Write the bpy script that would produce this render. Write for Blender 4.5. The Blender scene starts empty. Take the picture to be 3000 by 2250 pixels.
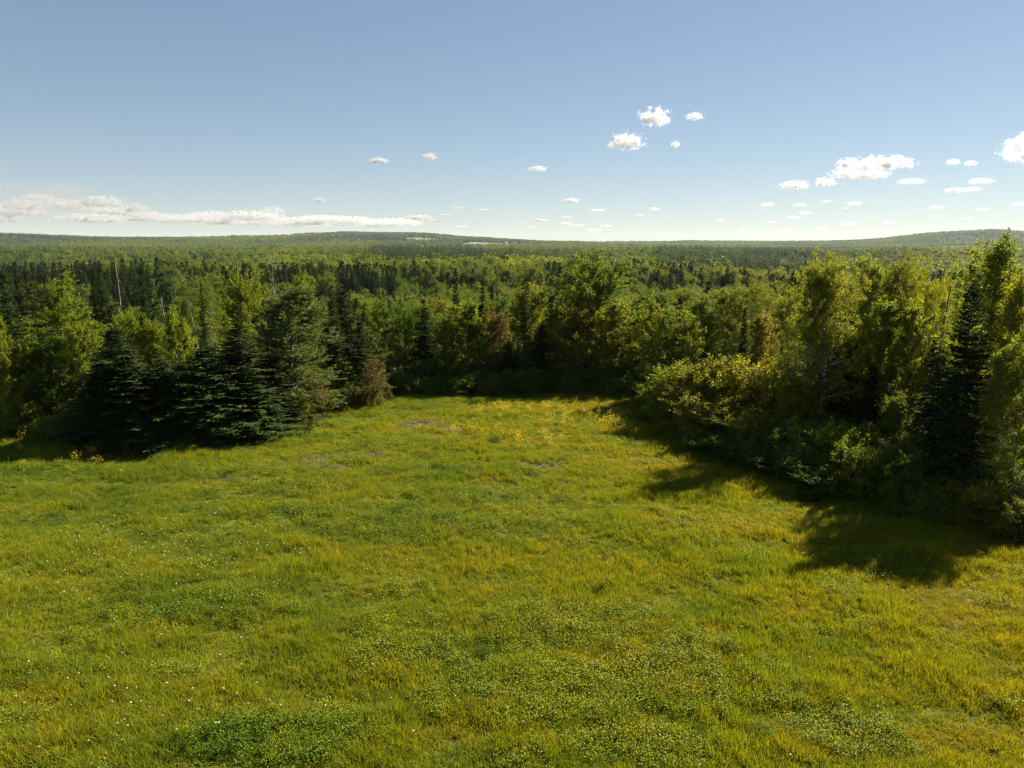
import bpy, math, random
import numpy as np
from mathutils import Vector

rng = np.random.default_rng(11)
random.seed(11)
scene = bpy.context.scene
col = scene.collection
PI = math.pi

# ------------------------------------------------------------------ camera, sky, sun, exposure
cam_data = bpy.data.cameras.new('camera')
cam = bpy.data.objects.new('camera', cam_data)
col.objects.link(cam)
cam.location = (0, 0, 11.0)
cam.rotation_euler = (math.radians(90 - 11.0), 0, 0)
cam_data.sensor_width = 36
cam_data.lens = 36 * 1548 / 2212
cam_data.clip_start = 0.5
cam_data.clip_end = 120000
scene.camera = cam

SUN_EL, SUN_AZ = math.radians(39), math.radians(54)      # azimuth from +Y towards +X
world = bpy.data.worlds.new('World')
scene.world = world
world.use_nodes = True
wn = world.node_tree
for n in list(wn.nodes):
    wn.nodes.remove(n)
sky = wn.nodes.new('ShaderNodeTexSky')
sky.sky_type = 'NISHITA'
sky.sun_disc = False
sky.sun_elevation = SUN_EL
sky.sun_rotation = SUN_AZ
sky.altitude = 1800
sky.air_density = 1.0
sky.dust_density = 0.25
sky.ozone_density = 1.0
bg = wn.nodes.new('ShaderNodeBackground')
bg.inputs['Strength'].default_value = 0.060
wo = wn.nodes.new('ShaderNodeOutputWorld')
gam = wn.nodes.new('ShaderNodeGamma')          # softens the whole dome: paler blue, calmer horizon
gam.inputs['Gamma'].default_value = 0.59
wn.links.new(sky.outputs[0], gam.inputs[0])
hs = wn.nodes.new('ShaderNodeHueSaturation')
hs.inputs['Saturation'].default_value = 1.26
wn.links.new(gam.outputs[0], hs.inputs['Color'])
wn.links.new(hs.outputs[0], bg.inputs[0])
wn.links.new(bg.outputs[0], wo.inputs[0])

sun_dir = Vector((math.cos(SUN_EL) * math.sin(SUN_AZ), math.cos(SUN_EL) * math.cos(SUN_AZ), math.sin(SUN_EL)))
sd = bpy.data.lights.new('sun', 'SUN')
sd.energy = 5.0
sd.angle = math.radians(0.53)
sd.color = (1.0, 0.91, 0.75)
sun = bpy.data.objects.new('sun', sd)
sun.rotation_euler = sun_dir.to_track_quat('Z', 'Y').to_euler()
sun.location = (60, 60, 80)
col.objects.link(sun)

vs = scene.view_settings
vs.view_transform = 'Standard'
vs.look = 'None'
vs.gamma = 1
vs.use_curve_mapping = False
vs.exposure = 1.85
cy = scene.cycles
cy.max_bounces = 10
cy.diffuse_bounces = 2
cy.glossy_bounces = 1
cy.transmission_bounces = 4
cy.transparent_max_bounces = 8
cy.volume_bounces = 4
cy.volume_step_rate = 1.0
cy.volume_max_steps = 256
cy.caustics_reflective = False
cy.caustics_refractive = False
cy.use_denoising = True
cy.denoising_prefilter = 'NONE'
cy.pixel_filter_type = 'BLACKMAN_HARRIS'
cy.filter_width = 1.2

# ------------------------------------------------------------------ helpers
def hash2(ix, iy, s):
    n = (ix.astype(np.int64) * 374761393 + iy.astype(np.int64) * 668265263 + s * 974711) & 0x7fffffff
    n = ((n ^ (n >> 13)) * 1274126177) & 0x7fffffff
    return ((n ^ (n >> 16)) & 0xffff) / 65535.0

def vnoise(x, y, s=0):
    x = np.asarray(x, float); y = np.asarray(y, float)
    ix, iy = np.floor(x), np.floor(y)
    fx, fy = x - ix, y - iy
    fx = fx * fx * (3 - 2 * fx); fy = fy * fy * (3 - 2 * fy)
    a = hash2(ix, iy, s); b = hash2(ix + 1, iy, s); c = hash2(ix, iy + 1, s); d = hash2(ix + 1, iy + 1, s)
    return (a * (1 - fx) + b * fx) * (1 - fy) + (c * (1 - fx) + d * fx) * fy

def fbm(x, y, s=0, o=3):
    t, a, q = 0, 0.5, 0
    for k in range(o):
        t = t + a * vnoise(x * 2 ** k, y * 2 ** k, s + 17 * k); q += a; a *= 0.5
    return t / q

def sstep(a, b, x):
    t = np.clip((np.asarray(x, float) - a) / (b - a), 0, 1)
    return t * t * (3 - 2 * t)

class Geo:
    """collects quads (with a material slot and a random value per face)"""
    def __init__(self):
        self.v, self.f, self.m, self.r, self.n = [], [], [], [], 0
    def quads(self, Q, mat=0, rnd=None):
        Q = np.asarray(Q, np.float32)
        k = len(Q)
        self.v.append(Q.reshape(-1, 3))
        self.f.append(np.arange(k * 4).reshape(-1, 4) + self.n)
        self.m.append(np.full(k, mat)); self.r.append(rng.random(k) if rnd is None else rnd)
        self.n += k * 4
    def tube(self, P, R, sides=5, mat=0):
        P = np.asarray(P, float); R = np.asarray(R, float)
        k = len(P)
        T = np.gradient(P, axis=0); T /= np.linalg.norm(T, axis=1, keepdims=True) + 1e-9
        ref = np.array([1.0, 0.13, 0.07]) if abs(T[0][2]) > 0.8 else np.array([0.0, 0.1, 1.0])
        A = np.cross(T, ref); A /= np.linalg.norm(A, axis=1, keepdims=True) + 1e-9
        B = np.cross(T, A)
        an = np.arange(sides) * 2 * PI / sides
        V = P[:, None] + R[:, None, None] * (A[:, None] * np.cos(an)[None, :, None] + B[:, None] * np.sin(an)[None, :, None])
        self.v.append(V.reshape(-1, 3).astype(np.float32))
        i = np.arange(k - 1)[:, None] * sides; j = np.arange(sides)[None]; jn = (j + 1) % sides
        F = np.stack([i + j, i + jn, i + sides + jn, i + sides + j], -1).reshape(-1, 4)
        self.f.append(F + self.n); self.m.append(np.full(len(F), mat)); self.r.append(np.full(len(F), rng.random()))
        self.n += k * sides
    def build(self, name, mats, smooth=False):
        me = bpy.data.meshes.new(name)
        V = np.concatenate(self.v); F = np.concatenate(self.f)
        me.vertices.add(len(V)); me.vertices.foreach_set('co', V.ravel())
        me.loops.add(F.size); me.loops.foreach_set('vertex_index', F.ravel().astype(np.int32))
        me.polygons.add(len(F)); me.polygons.foreach_set('loop_start', (np.arange(len(F)) * 4).astype(np.int32))
        me.polygons.foreach_set('material_index', np.concatenate(self.m).astype(np.int32))
        if smooth:
            me.polygons.foreach_set('use_smooth', np.ones(len(F), bool))
        a = me.attributes.new('rnd', 'FLOAT', 'FACE'); a.data.foreach_set('value', np.concatenate(self.r).astype(np.float32))
        for m in mats:
            me.materials.append(m)
        me.update(calc_edges=True)
        return me

def link(name, data, parent=None, **props):
    o = bpy.data.objects.new(name, data)
    col.objects.link(o)
    if parent:
        o.parent = parent
    for k, v in props.items():
        o[k] = v
    return o

def unit(v):
    return v / (np.linalg.norm(v, axis=-1, keepdims=True) + 1e-9)

def leaf_quads(C, D, N, L, W):
    """diamond leaves: centres C, length directions D, normals N"""
    D = unit(D); S = unit(np.cross(N, D)); L = np.broadcast_to(L, len(C))[:, None]; W = np.broadcast_to(W, len(C))[:, None]
    return np.stack([C - D * L * .5, C + S * W * .5 - D * L * .05, C + D * L * .5, C - S * W * .5 - D * L * .05], 1)

# ------------------------------------------------------------------ materials
def mat_new(name):
    m = bpy.data.materials.new(name)
    m.use_nodes = True
    nt = m.node_tree
    for n in list(nt.nodes):
        nt.nodes.remove(n)
    return m, nt, nt.nodes.new('ShaderNodeOutputMaterial')

def N(nt, typ, **kw):
    n = nt.nodes.new(typ)
    for k, v in kw.items():
        if k in ('inp',):
            for a, b in v.items():
                if isinstance(b, bpy.types.NodeSocket):
                    nt.links.new(b, n.inputs[a])
                else:
                    n.inputs[a].default_value = b
        else:
            setattr(n, k, v)
    return n

def mixc(nt, fac, a, b, mode='MIX'):
    n = N(nt, 'ShaderNodeMix', data_type='RGBA', blend_type=mode)
    for i, v in ((0, fac), (6, a), (7, b)):
        if isinstance(v, bpy.types.NodeSocket):
            nt.links.new(v, n.inputs[i])
        else:
            n.inputs[i].default_value = v if i == 0 else (*v, 1) if len(v) == 3 else v
    return n.outputs[2]

def mth(nt, op, a, b=0.0, c=0.0, clamp=False):
    n = N(nt, 'ShaderNodeMath', operation=op, use_clamp=clamp)
    for i, v in enumerate((a, b, c)):
        if isinstance(v, bpy.types.NodeSocket):
            nt.links.new(v, n.inputs[i])
        else:
            n.inputs[i].default_value = v
    return n.outputs[0]

def ramp(nt, fac, stops):
    n = N(nt, 'ShaderNodeValToRGB')
    nt.links.new(fac, n.inputs[0])
    e = n.color_ramp.elements
    while len(e) < len(stops):
        e.new(0.5)
    for el, (p, c) in zip(e, stops):
        el.position = p
        el.color = (*c, 1) if len(c) == 3 else c
    return n.outputs[0]

def leaf_shader(nt, out, c, trans=0.42, rough=0.5, spec=0.35, yel=(1.15, 1.15, 0.55)):
    p = N(nt, 'ShaderNodeBsdfPrincipled', inp={'Base Color': c, 'Roughness': rough, 'Specular IOR Level': spec})
    t = N(nt, 'ShaderNodeBsdfTranslucent', inp={'Color': mixc(nt, 1.0, c, yel, 'MULTIPLY')})
    m = N(nt, 'ShaderNodeMixShader', inp={0: trans, 1: p.outputs[0], 2: t.outputs[0]})
    nt.links.new(m.outputs[0], out.inputs[0])

TINT = [(0.0, (.016, .027, .008)), (.12, (.032, .052, .012)), (.30, (.040, .066, .016)), (.42, (.070, .062, .018)), (.50, (.125, .155, .045)),
        (.60, (.064, .100, .012)), (.70, (.096, .140, .013)), (.80, (.140, .172, .013)), (.90, (.172, .186, .014)), (.95, (.150, .130, .022)), (1.0, (.115, .085, .030))]
def tint_rgb(t):
    for (a, ca), (b, cb) in zip(TINT, TINT[1:]):
        if t <= b:
            f = (t - a) / (b - a)
            return tuple(x + (y - x) * f for x, y in zip(ca, cb))
    return TINT[-1][1]

def foliage_mat(name, forest, trans, spec=.10, rough=.6):
    m, nt, out = mat_new(name)
    if forest:
        t = N(nt, 'ShaderNodeAttribute', attribute_type='INSTANCER', attribute_name='tint').outputs['Fac']
        c = ramp(nt, t, TINT)
    else:
        c = N(nt, 'ShaderNodeObjectInfo').outputs['Color']
    r = N(nt, 'ShaderNodeAttribute', attribute_name='rnd').outputs['Fac']
    dark = mixc(nt, 1.0, c, (.62, .72, .8), 'MULTIPLY')
    lite = mixc(nt, 1.0, c, (1.45, 1.30, 1.0), 'MULTIPLY')
    c = mixc(nt, r, dark, lite)
    leaf_shader(nt, out, c, trans, rough, spec)
    return m

def bark_mat(name, a, b, scale=6, stretch=.2):
    m, nt, out = mat_new(name)
    tc = N(nt, 'ShaderNodeTexCoord')
    mp = N(nt, 'ShaderNodeMapping', inp={0: tc.outputs['Object']})
    mp.inputs['Scale'].default_value = (1, 1, stretch)
    nz = N(nt, 'ShaderNodeTexNoise', inp={'Vector': mp.outputs[0], 'Scale': scale, 'Detail': 5.0})
    c = ramp(nt, nz.outputs[0], [(.38, a), (.62, b)])
    p = N(nt, 'ShaderNodeBsdfPrincipled', inp={'Base Color': c, 'Roughness': .9})
    bp = N(nt, 'ShaderNodeBump', inp={'Height': nz.outputs[0], 'Strength': .6, 'Distance': .03})
    nt.links.new(bp.outputs[0], p.inputs['Normal'])
    nt.links.new(p.outputs[0], out.inputs[0])
    return m

M_leaf = foliage_mat('broad_leaves', False, .60)
M_needle = foliage_mat("needles", False, .24, .05, .75)
M_fleaf = foliage_mat('forest_leaves', True, .42)
M_fneedle = foliage_mat("forest_needles", True, .2, .05, .75)
M_bark = bark_mat('grey_brown_bark', (.06, .045, .032), (.14, .11, .08))
M_dark_bark = bark_mat('spruce_bark', (.045, .032, .024), (.11, .08, .06))
M_birch = bark_mat('birch_bark', (.10, .085, .07), (.55, .50, .42), 5, 1.6)
M_dead = bark_mat('weathered_wood', (.10, .075, .055), (.22, .17, .13))

# ------------------------------------------------------------------ terrain
EDGE = [(-60, 44), (-44, 42.5), (-29.8, 40.3), (-24.7, 38.6), (-19.8, 38.1), (-17.1, 39.0), (-15.2, 41.9), (-13.9, 44.8), (-12.0, 46.8), (-9.8, 48.2),
        (-8.9, 50.9), (-7.1, 52.3), (-.2, 52.5), (6.7, 52.3), (9.4, 51.2), (8.9, 45.4), (9.8, 40.3), (11.0, 36.2), (12.9, 32.1), (14.9, 29.5),
        (16.8, 27.5), (18.1, 26.3), (19.0, 25.0), (24, 19), (30, 8), (36, -30), (-60, -30)]
def field_dist(x, y):
    """signed distance to the meadow edge, positive inside"""
    x = np.asarray(x, float); y = np.asarray(y, float)
    d = np.full(x.shape, 1e9); ins = np.zeros(x.shape, bool)
    E = EDGE
    for (x0, y0), (x1, y1) in zip(E, E[1:] + E[:1]):
        dx, dy = x1 - x0, y1 - y0
        t = np.clip(((x - x0) * dx + (y - y0) * dy) / (dx * dx + dy * dy), 0, 1)
        d = np.minimum(d, np.hypot(x - x0 - t * dx, y - y0 - t * dy))
        c = ((y0 > y) != (y1 > y)) & (x < dx * (y - y0) / (dy if dy else 1e-9) + x0)
        ins ^= c
    return np.where(ins, d, -d)

PROF = [(-80, .010), (-39.6, .0099), (-35, .013), (-32.5, .0108), (-28.5, .0085), (-24.1, .0088), (-19.4, .0097), (-17.1, .011), (-15.1, .0141), (-13, .0167), (-11, .0162),
        (-7.4, .0151), (-3.8, .0109), (-.2, .0066), (2.7, .0035), (7, .0032), (12.3, .0052), (14, .0060), (16, .0052), (20.6, .0054), (23.7, .006), (26.7, .0087),
        (29.5, .0144), (32.1, .0171), (33.4, .0179), (35, .015), (39.3, .0113), (80, .01)]
PA, PZ = [p[0] for p in PROF], [p[1] for p in PROF]
def terrain(x, y):
    x = np.asarray(x, float); y = np.asarray(y, float)
    r = np.hypot(x, y); az = np.degrees(np.arctan2(x, y))
    z = (.34 * (fbm(x / 4.2, y / 3.0, 3) - .5) + .16 * (fbm(x / 1.5, y / 1.2, 13, 2) - .5)) * sstep(3, 9, r)
    z = z - 12.5 * sstep(54, 165, r)
    far = sstep(150, 500, r)
    z = z + far * (10 * (fbm(x / 340, y / 240, 5) - .5) + 3.5 * (fbm(x / 100, y / 90, 8) - .5))
    east = sstep(4, 14, az)
    z = z + (1 - east) * (6.0 * sstep(700, 2700, r)) + east * (4.5 * sstep(500, 1250, r) - 14 * sstep(1300, 2200, r) + 8 * sstep(2200, 3500, r))
    R0 = 4600 + 1700 * east
    top = 11 + np.interp(az, PA, PZ) * R0 - 13 + 7.0 * (1 - east) + 4 * east
    z = z + np.where(np.abs(az) < 90, 1, 0) * (top - np.where(east > .5, -1, 0)) * sstep(.5, 1.0, r / R0) ** 1.25
    z = z + sstep(1500, 3200, r) * 10 * (fbm(x / 500, y / 500, 21) - .5) * (1 - .7 * sstep(.8, 1.0, r / R0))
    return z

# far farm clearings, metric (centre, half width, half depth)
CLEAR = [(-85, 3350, 150, 380), (-455, 3700, 90, 190), (-1010, 4080, 70, 140)]
SOIL = [(-11.1, 35.3, 1.9, 1.0), (-8.5, 36.6, 2.0, .9), (-13.3, 32.5, 1.2, .6), (-6.5, 43.6, 2.2, 1.3), (1.7, 34.6, 1.6, .7), (-3.2, 40.6, 1.6, .7), (-9.5, 34.6, 1.6, .6), (-4.0, 42.2, 1.2, .6)]
CLOVER = [(1.7, 19.2, 2.9, 1.6), (4.3, 16.6, 2.6, 1.5), (1.2, 16.0, 2.8, 1.4), (-2.6, 17.6, 1.5, 1.1), (-3.8, 26.5, 3.4, 1.5), (-1.2, 29.6, 3.8, 1.3), (3.0, 14.2, 2.0, .9), (-12.5, 34.2, 4.5, 1.6),
          (-9.0, 31.5, 3.2, 1.2), (-6.3, 28.2, 3.0, 1.2), (-4.6, 14.6, 1.5, .8), (-6.2, 38.8, 3.5, 1.8), (7.4, 14.6, 1.3, .9)]
DARKG = [(-3.6, 27.6, 2.9, 1.5), (-1.0, 30.2, 3.6, 1.2), (-5.4, 14.2, 2.0, .9), (-9.5, 20.5, 2.4, 1.3), (-3.0, 33.6, 4.0, 1.2)]
FLOWER = [(1.4, 46.6, 4.2, 1.7), (4.7, 47.2, 2.6, 1.2), (-1.5, 41.0, 2.6, 1.8), (1.2, 39.6, 3.4, 1.9), (6.0, 42.0, 1.3, 1.3), (3.6, 43.5, 3.0, 1.7), (7.4, 40.4, .9, .9), (-1.2, 45.0, 1.6, 1.0)]
def patch(P, x, y, s):
    m = np.zeros(np.shape(x))
    for cx, cy_, a, b in P:
        q = np.sqrt(((x - cx) / a) ** 2 + ((y - cy_) / b) ** 2) + 1.3 * (fbm(x * .9, y * .9, s) - .5) + .5 * (fbm(x * 3, y * 3, s + 9) - .5)
        m = np.maximum(m, 1 - sstep(.65, 1.15, q))
    return m

def axis(a, b, core0, core1, step, grow):
    v = list(np.arange(core0, core1 + 1e-6, step))
    s, p = step, v[-1]
    while p < b:
        s *= grow; p += s; v.append(min(p, b))
    s, p, w = step, v[0], []
    while p > a:
        s *= grow; p -= s; w.append(max(p, a))
    return np.array(w[::-1] + v)
gx = axis(-9000, 9000, -36, 36, .5, 1.06)
gy = axis(-400, 9200, 8, 62, .5, 1.055)
GX, GY = np.meshgrid(gx, gy)
GZ = terrain(GX, GY)
me = bpy.data.meshes.new('ground')
nx, ny = len(gx), len(gy)
idx = np.arange(nx * ny).reshape(ny, nx)
F = np.stack([idx[:-1, :-1], idx[:-1, 1:], idx[1:, 1:], idx[1:, :-1]], -1).reshape(-1, 4)
me.vertices.add(nx * ny); me.vertices.foreach_set('co', np.stack([GX, GY, GZ], -1).astype(np.float32).ravel())
me.loops.add(F.size); me.loops.foreach_set('vertex_index', F.ravel().astype(np.int32))
me.polygons.add(len(F)); me.polygons.foreach_set('loop_start', (np.arange(len(F)) * 4).astype(np.int32))
me.polygons.foreach_set('use_smooth', np.ones(len(F), bool))
fd = field_dist(GX, GY)
for nm, val in (('meadow', sstep(-.8, .6, fd + 1.2 * (fbm(GX, GY, 4) - .5))), ('soil', patch(SOIL, GX, GY, 31))):
    a = me.attributes.new(nm, 'FLOAT', 'POINT'); a.data.foreach_set('value', val.astype(np.float32).ravel())
me.update(calc_edges=True)

def meadow_colour(nt):
    """colour of the meadow plants by place in the world, some sun glow included"""
    pos = N(nt, 'ShaderNodeNewGeometry').outputs['Position']
    def nz(scale, detail=3.0, off=0.0):
        mp = N(nt, 'ShaderNodeMapping', inp={0: pos})
        mp.inputs['Location'].default_value = (off, off * .7, 0)
        mp.inputs['Scale'].default_value = (.75, 1.25, 1)
        return N(nt, 'ShaderNodeTexNoise', inp={'Vector': mp.outputs[0], 'Scale': scale, 'Detail': detail, 'Roughness': .6}).outputs[0]
    big, mid, fine = nz(.13), nz(.55, 4.0, 7), nz(2.6, 3.0, 3)
    sep = N(nt, 'ShaderNodeSeparateXYZ', inp={0: pos})
    side = mth(nt, 'MULTIPLY_ADD', sep.outputs[0], .006, .0)  # more golden towards the sun's side: its glow put into the colour
    k = mth(nt, 'ADD', mth(nt, 'MULTIPLY', big, .95), mth(nt, 'MULTIPLY', mid, .95))
    k = mth(nt, 'ADD', k, mth(nt, 'MULTIPLY_ADD', fine, .60, -.73))
    k = mth(nt, 'ADD', k, side)
    return ramp(nt, k, [(.14, (0.070, 0.136, 0.012)), (.32, (0.120, 0.187, 0.012)), (.50, (0.174, 0.227, 0.012)), (.74, (0.224, 0.236, 0.012)), (.92, (0.230, 0.215, 0.020)), (1.0, (0.206, 0.176, 0.027))])

m, nt, out = mat_new('ground')
mea = N(nt, 'ShaderNodeAttribute', attribute_name='meadow').outputs['Fac']
soi = N(nt, 'ShaderNodeAttribute', attribute_name='soil').outputs['Fac']
tc = N(nt, 'ShaderNodeNewGeometry').outputs['Position']
nf = N(nt, 'ShaderNodeTexNoise', inp={'Vector': tc, 'Scale': 3.0, 'Detail': 6.0}).outputs[0]
floor_c = ramp(nt, nf, [(.35, (.020, .020, .009)), (.65, (.055, .045, .022))])
turf = mixc(nt, .72, meadow_colour(nt), (.035, .032, .012))  # soil tone mixed in strongly, painting the shade between blades
soil_c = ramp(nt, nf, [(.3, (.028, .017, .011)), (.7, (.065, .042, .027))])
turf = mixc(nt, soi, turf, soil_c)
c = mixc(nt, mea, floor_c, turf)
p = N(nt, 'ShaderNodeBsdfPrincipled', inp={'Base Color': c, 'Roughness': .95, 'Specular IOR Level': .1})
bp = N(nt, 'ShaderNodeBump', inp={'Height': nf, 'Strength': .6, 'Distance': .06})
nt.links.new(bp.outputs[0], p.inputs['Normal'])
nt.links.new(p.outputs[0], out.inputs[0])
me.materials.append(m)
ground = link('ground', me, kind='structure', label='meadow ground and rolling forest floor reaching to the hills')

# ------------------------------------------------------------------ far farm fields (sheets just above the ground)
m_farm, nt, out = mat_new('hay_field')
pos = N(nt, 'ShaderNodeNewGeometry').outputs['Position']
nf = N(nt, 'ShaderNodeTexNoise', inp={'Vector': pos, 'Scale': .02, 'Detail': 4.0}).outputs[0]
c = ramp(nt, nf, [(.3, (.055, .085, .018)), (.7, (.080, .100, .024))])
p = N(nt, 'ShaderNodeBsdfPrincipled', inp={'Base Color': c, 'Roughness': .95})
nt.links.new(p.outputs[0], out.inputs[0])
def in_clear(x, y, grow=1.0):
    m = np.zeros(np.shape(x), bool)
    for cx, cy_, a, b in CLEAR:
        m |= ((x - cx) / (a * grow)) ** 2 + ((y - cy_) / (b * grow)) ** 2 < 1
    return m
for cx, cy_, a, b in CLEAR:
    g = Geo()
    uu = np.linspace(-1, 1, 25)
    U, V = np.meshgrid(uu, uu)
    sx = U * np.sqrt(1 - V * V / 2) * a * .98 + cx; sy = V * np.sqrt(1 - U * U / 2) * b * .98 + cy_
    P = np.stack([sx, sy, terrain(sx, sy) + .9], -1)
    g.quads(np.stack([P[:-1, :-1], P[:-1, 1:], P[1:, 1:], P[1:, :-1]], 2).reshape(-1, 4, 3))
    o = link('hay_field', g.build('hay_field', [m_farm]), kind='structure')
    o['label'] = 'pale green farm field on the distant hillside'

# ------------------------------------------------------------------ tree generators (built around the origin, z up)
def bent(p0, d0, L, n, up, wob, r):
    """polyline from p0 along d0, turning upward by up over its length"""
    P = [np.array(p0, float)]
    d = np.array(d0, float)
    for k in range(n):
        d = d + np.array([0, 0, up / n]) + r.normal(0, wob, 3)
        d /= np.linalg.norm(d)
        P.append(P[-1] + d * L / n)
    return np.array(P)

def perp(d, r):
    v = r.normal(0, 1, 3); v -= v.dot(d) * d
    return v / (np.linalg.norm(v) + 1e-9)

def leafy_tree(seed, H=10., R=2., cb=.15, tf=.82, zc=.55, limbs=36, subs=8, twigs=5, leaves=11, leaf=.11, trunk_r=.13, stems=1, lean=.02, up=.3, droop=0., el0=.15, el1=1.25, open_=.10):
    """stems and limbs that fill an uneven egg-shaped crown: height H, radius R, crown base cb, widest at zc"""
    r = np.random.default_rng(seed)
    wood, C, D, Nn = Geo(), [], [], []
    ph = r.random(3) * 6.28
    zmid = H * (cb + (1 - cb) * (zc - .12)); ztop, zbot = H - zmid, zmid - H * cb * .7
    def reach(p0, d0):
        rz = ztop if d0[2] > 0 or p0[2] > zmid else zbot
        S = np.array([1 / R, 1 / R, 1 / max(rz, .1)])
        p = (p0 - [0, 0, zmid]) * S; d = d0 * S
        A, B, Cc = d.dot(d), 2 * p.dot(d), p.dot(p) - 1
        disc = B * B - 4 * A * Cc
        L = (-B + math.sqrt(disc)) / (2 * A) if disc > 0 and Cc < 0 else .12 * R
        az = math.atan2(d0[1], d0[0])
        return L * (1 + .16 * math.sin(2 * az + ph[0] + 2 * p0[2] / H) + .12 * math.sin(3 * az + ph[1] + 7 * p0[2] / H))
    for s in range(stems):
        a0 = r.random() * 6.28 if stems < 3 else s * 6.28 / stems + r.normal(0, .3)
        sp = 0 if stems == 1 else r.uniform(.3, 1.) * lean
        hs = H * tf * (1 if s == 0 else r.uniform(.75, 1.))
        off = .10 * (stems > 1)
        tr = bent((off * math.cos(a0), off * math.sin(a0), -.3), (math.cos(a0) * (sp + .01), math.sin(a0) * (sp + .01), 1), hs + .3, 12, .06 if stems == 1 else .0, .035, r)
        rad = trunk_r * (1 - .82 * np.linspace(0, 1, 13) ** .9) / stems ** .4
        rad[0] *= 1.35
        wood.tube(tr, rad, 7, 0)
        nl = max(4, limbs // stems)
        hb = cb * H / hs
        for i in range(nl):
            t = (i + .5 + r.uniform(-.4, .4)) / nl
            h = min(hb + (1 - hb) * t, .999)
            q = h * 12; k = min(int(q), 11); p0 = tr[k] + (tr[k + 1] - tr[k]) * (q - k)
            az = i * 2.399 + r.normal(0, .3)
            el = el0 + (el1 - el0) * t ** 1.3 + r.normal(0, .12)
            d0 = np.array([math.cos(az) * math.cos(el), math.sin(az) * math.cos(el), math.sin(el)])
            L = max(.3, reach(p0, unit(d0 + [0, 0, up * .5])) * r.uniform(1 - open_ * 2.2, 1 + open_ * .6))
            lb = bent(p0, d0, L, 6, up - droop, .06, r)
            br = max(.010, .45 * rad[k]) * min(1.2, .4 + .6 * L / R)
            wood.tube(lb, br * (1 - .8 * np.linspace(0, 1, 7)), 4, 0)
            ns = max(3, int(subs * (.3 + .7 * L / R)))
            for j in range(ns):
                tt = .18 + .82 * (j + r.random()) / ns
                q2 = tt * 6; k2 = min(int(q2), 5); b0 = lb[k2] + (lb[k2 + 1] - lb[k2]) * (q2 - k2)
                bd = unit(lb[k2 + 1] - lb[k2])
                sd_ = unit(bd * .7 + perp(bd, r) * .9 + np.array([0, 0, .15 - droop]))
                SL = min(L, R) * r.uniform(.20, .40) * (1.15 - .5 * tt) + .14
                sb = bent(b0, sd_, SL, 3, .25 - droop * 1.2, .08, r)
                wood.tube(sb, br * .35 * np.array([1, .8, .5, .2]), 3, 0)
                for w in range(twigs):
                    u = (w + r.random()) / twigs
                    q3 = u * 3; k3 = min(int(q3), 2); c0 = sb[k3] + (sb[k3 + 1] - sb[k3]) * (q3 - k3)
                    td = unit(sd_ + r.normal(0, .7, 3) + np.array([0, 0, .1 - droop]))
                    tl = r.uniform(.14, .36)
                    uu = r.random((leaves, 1))
                    C.append(c0 + td * uu * tl + r.normal(0, .06, (leaves, 3)))
                    D.append(unit(td + r.normal(0, .8, (leaves, 3)) + np.array([0, 0, -.35])))
                    out_ = unit(np.array([c0[0] - tr[k][0], c0[1] - tr[k][1], .3]))
                    Nn.append(unit(np.array([0, 0, .75]) + out_ * .55 + r.normal(0, .5, (leaves, 3))))
    C, D, Nn = np.concatenate(C), np.concatenate(D), np.concatenate(Nn)
    S = leaf * r.uniform(.65, 1.25, len(C))
    crown = Geo(); crown.quads(leaf_quads(C, D, Nn, S, S * .74), 0, r.random(len(C)))
    return wood, crown

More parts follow.
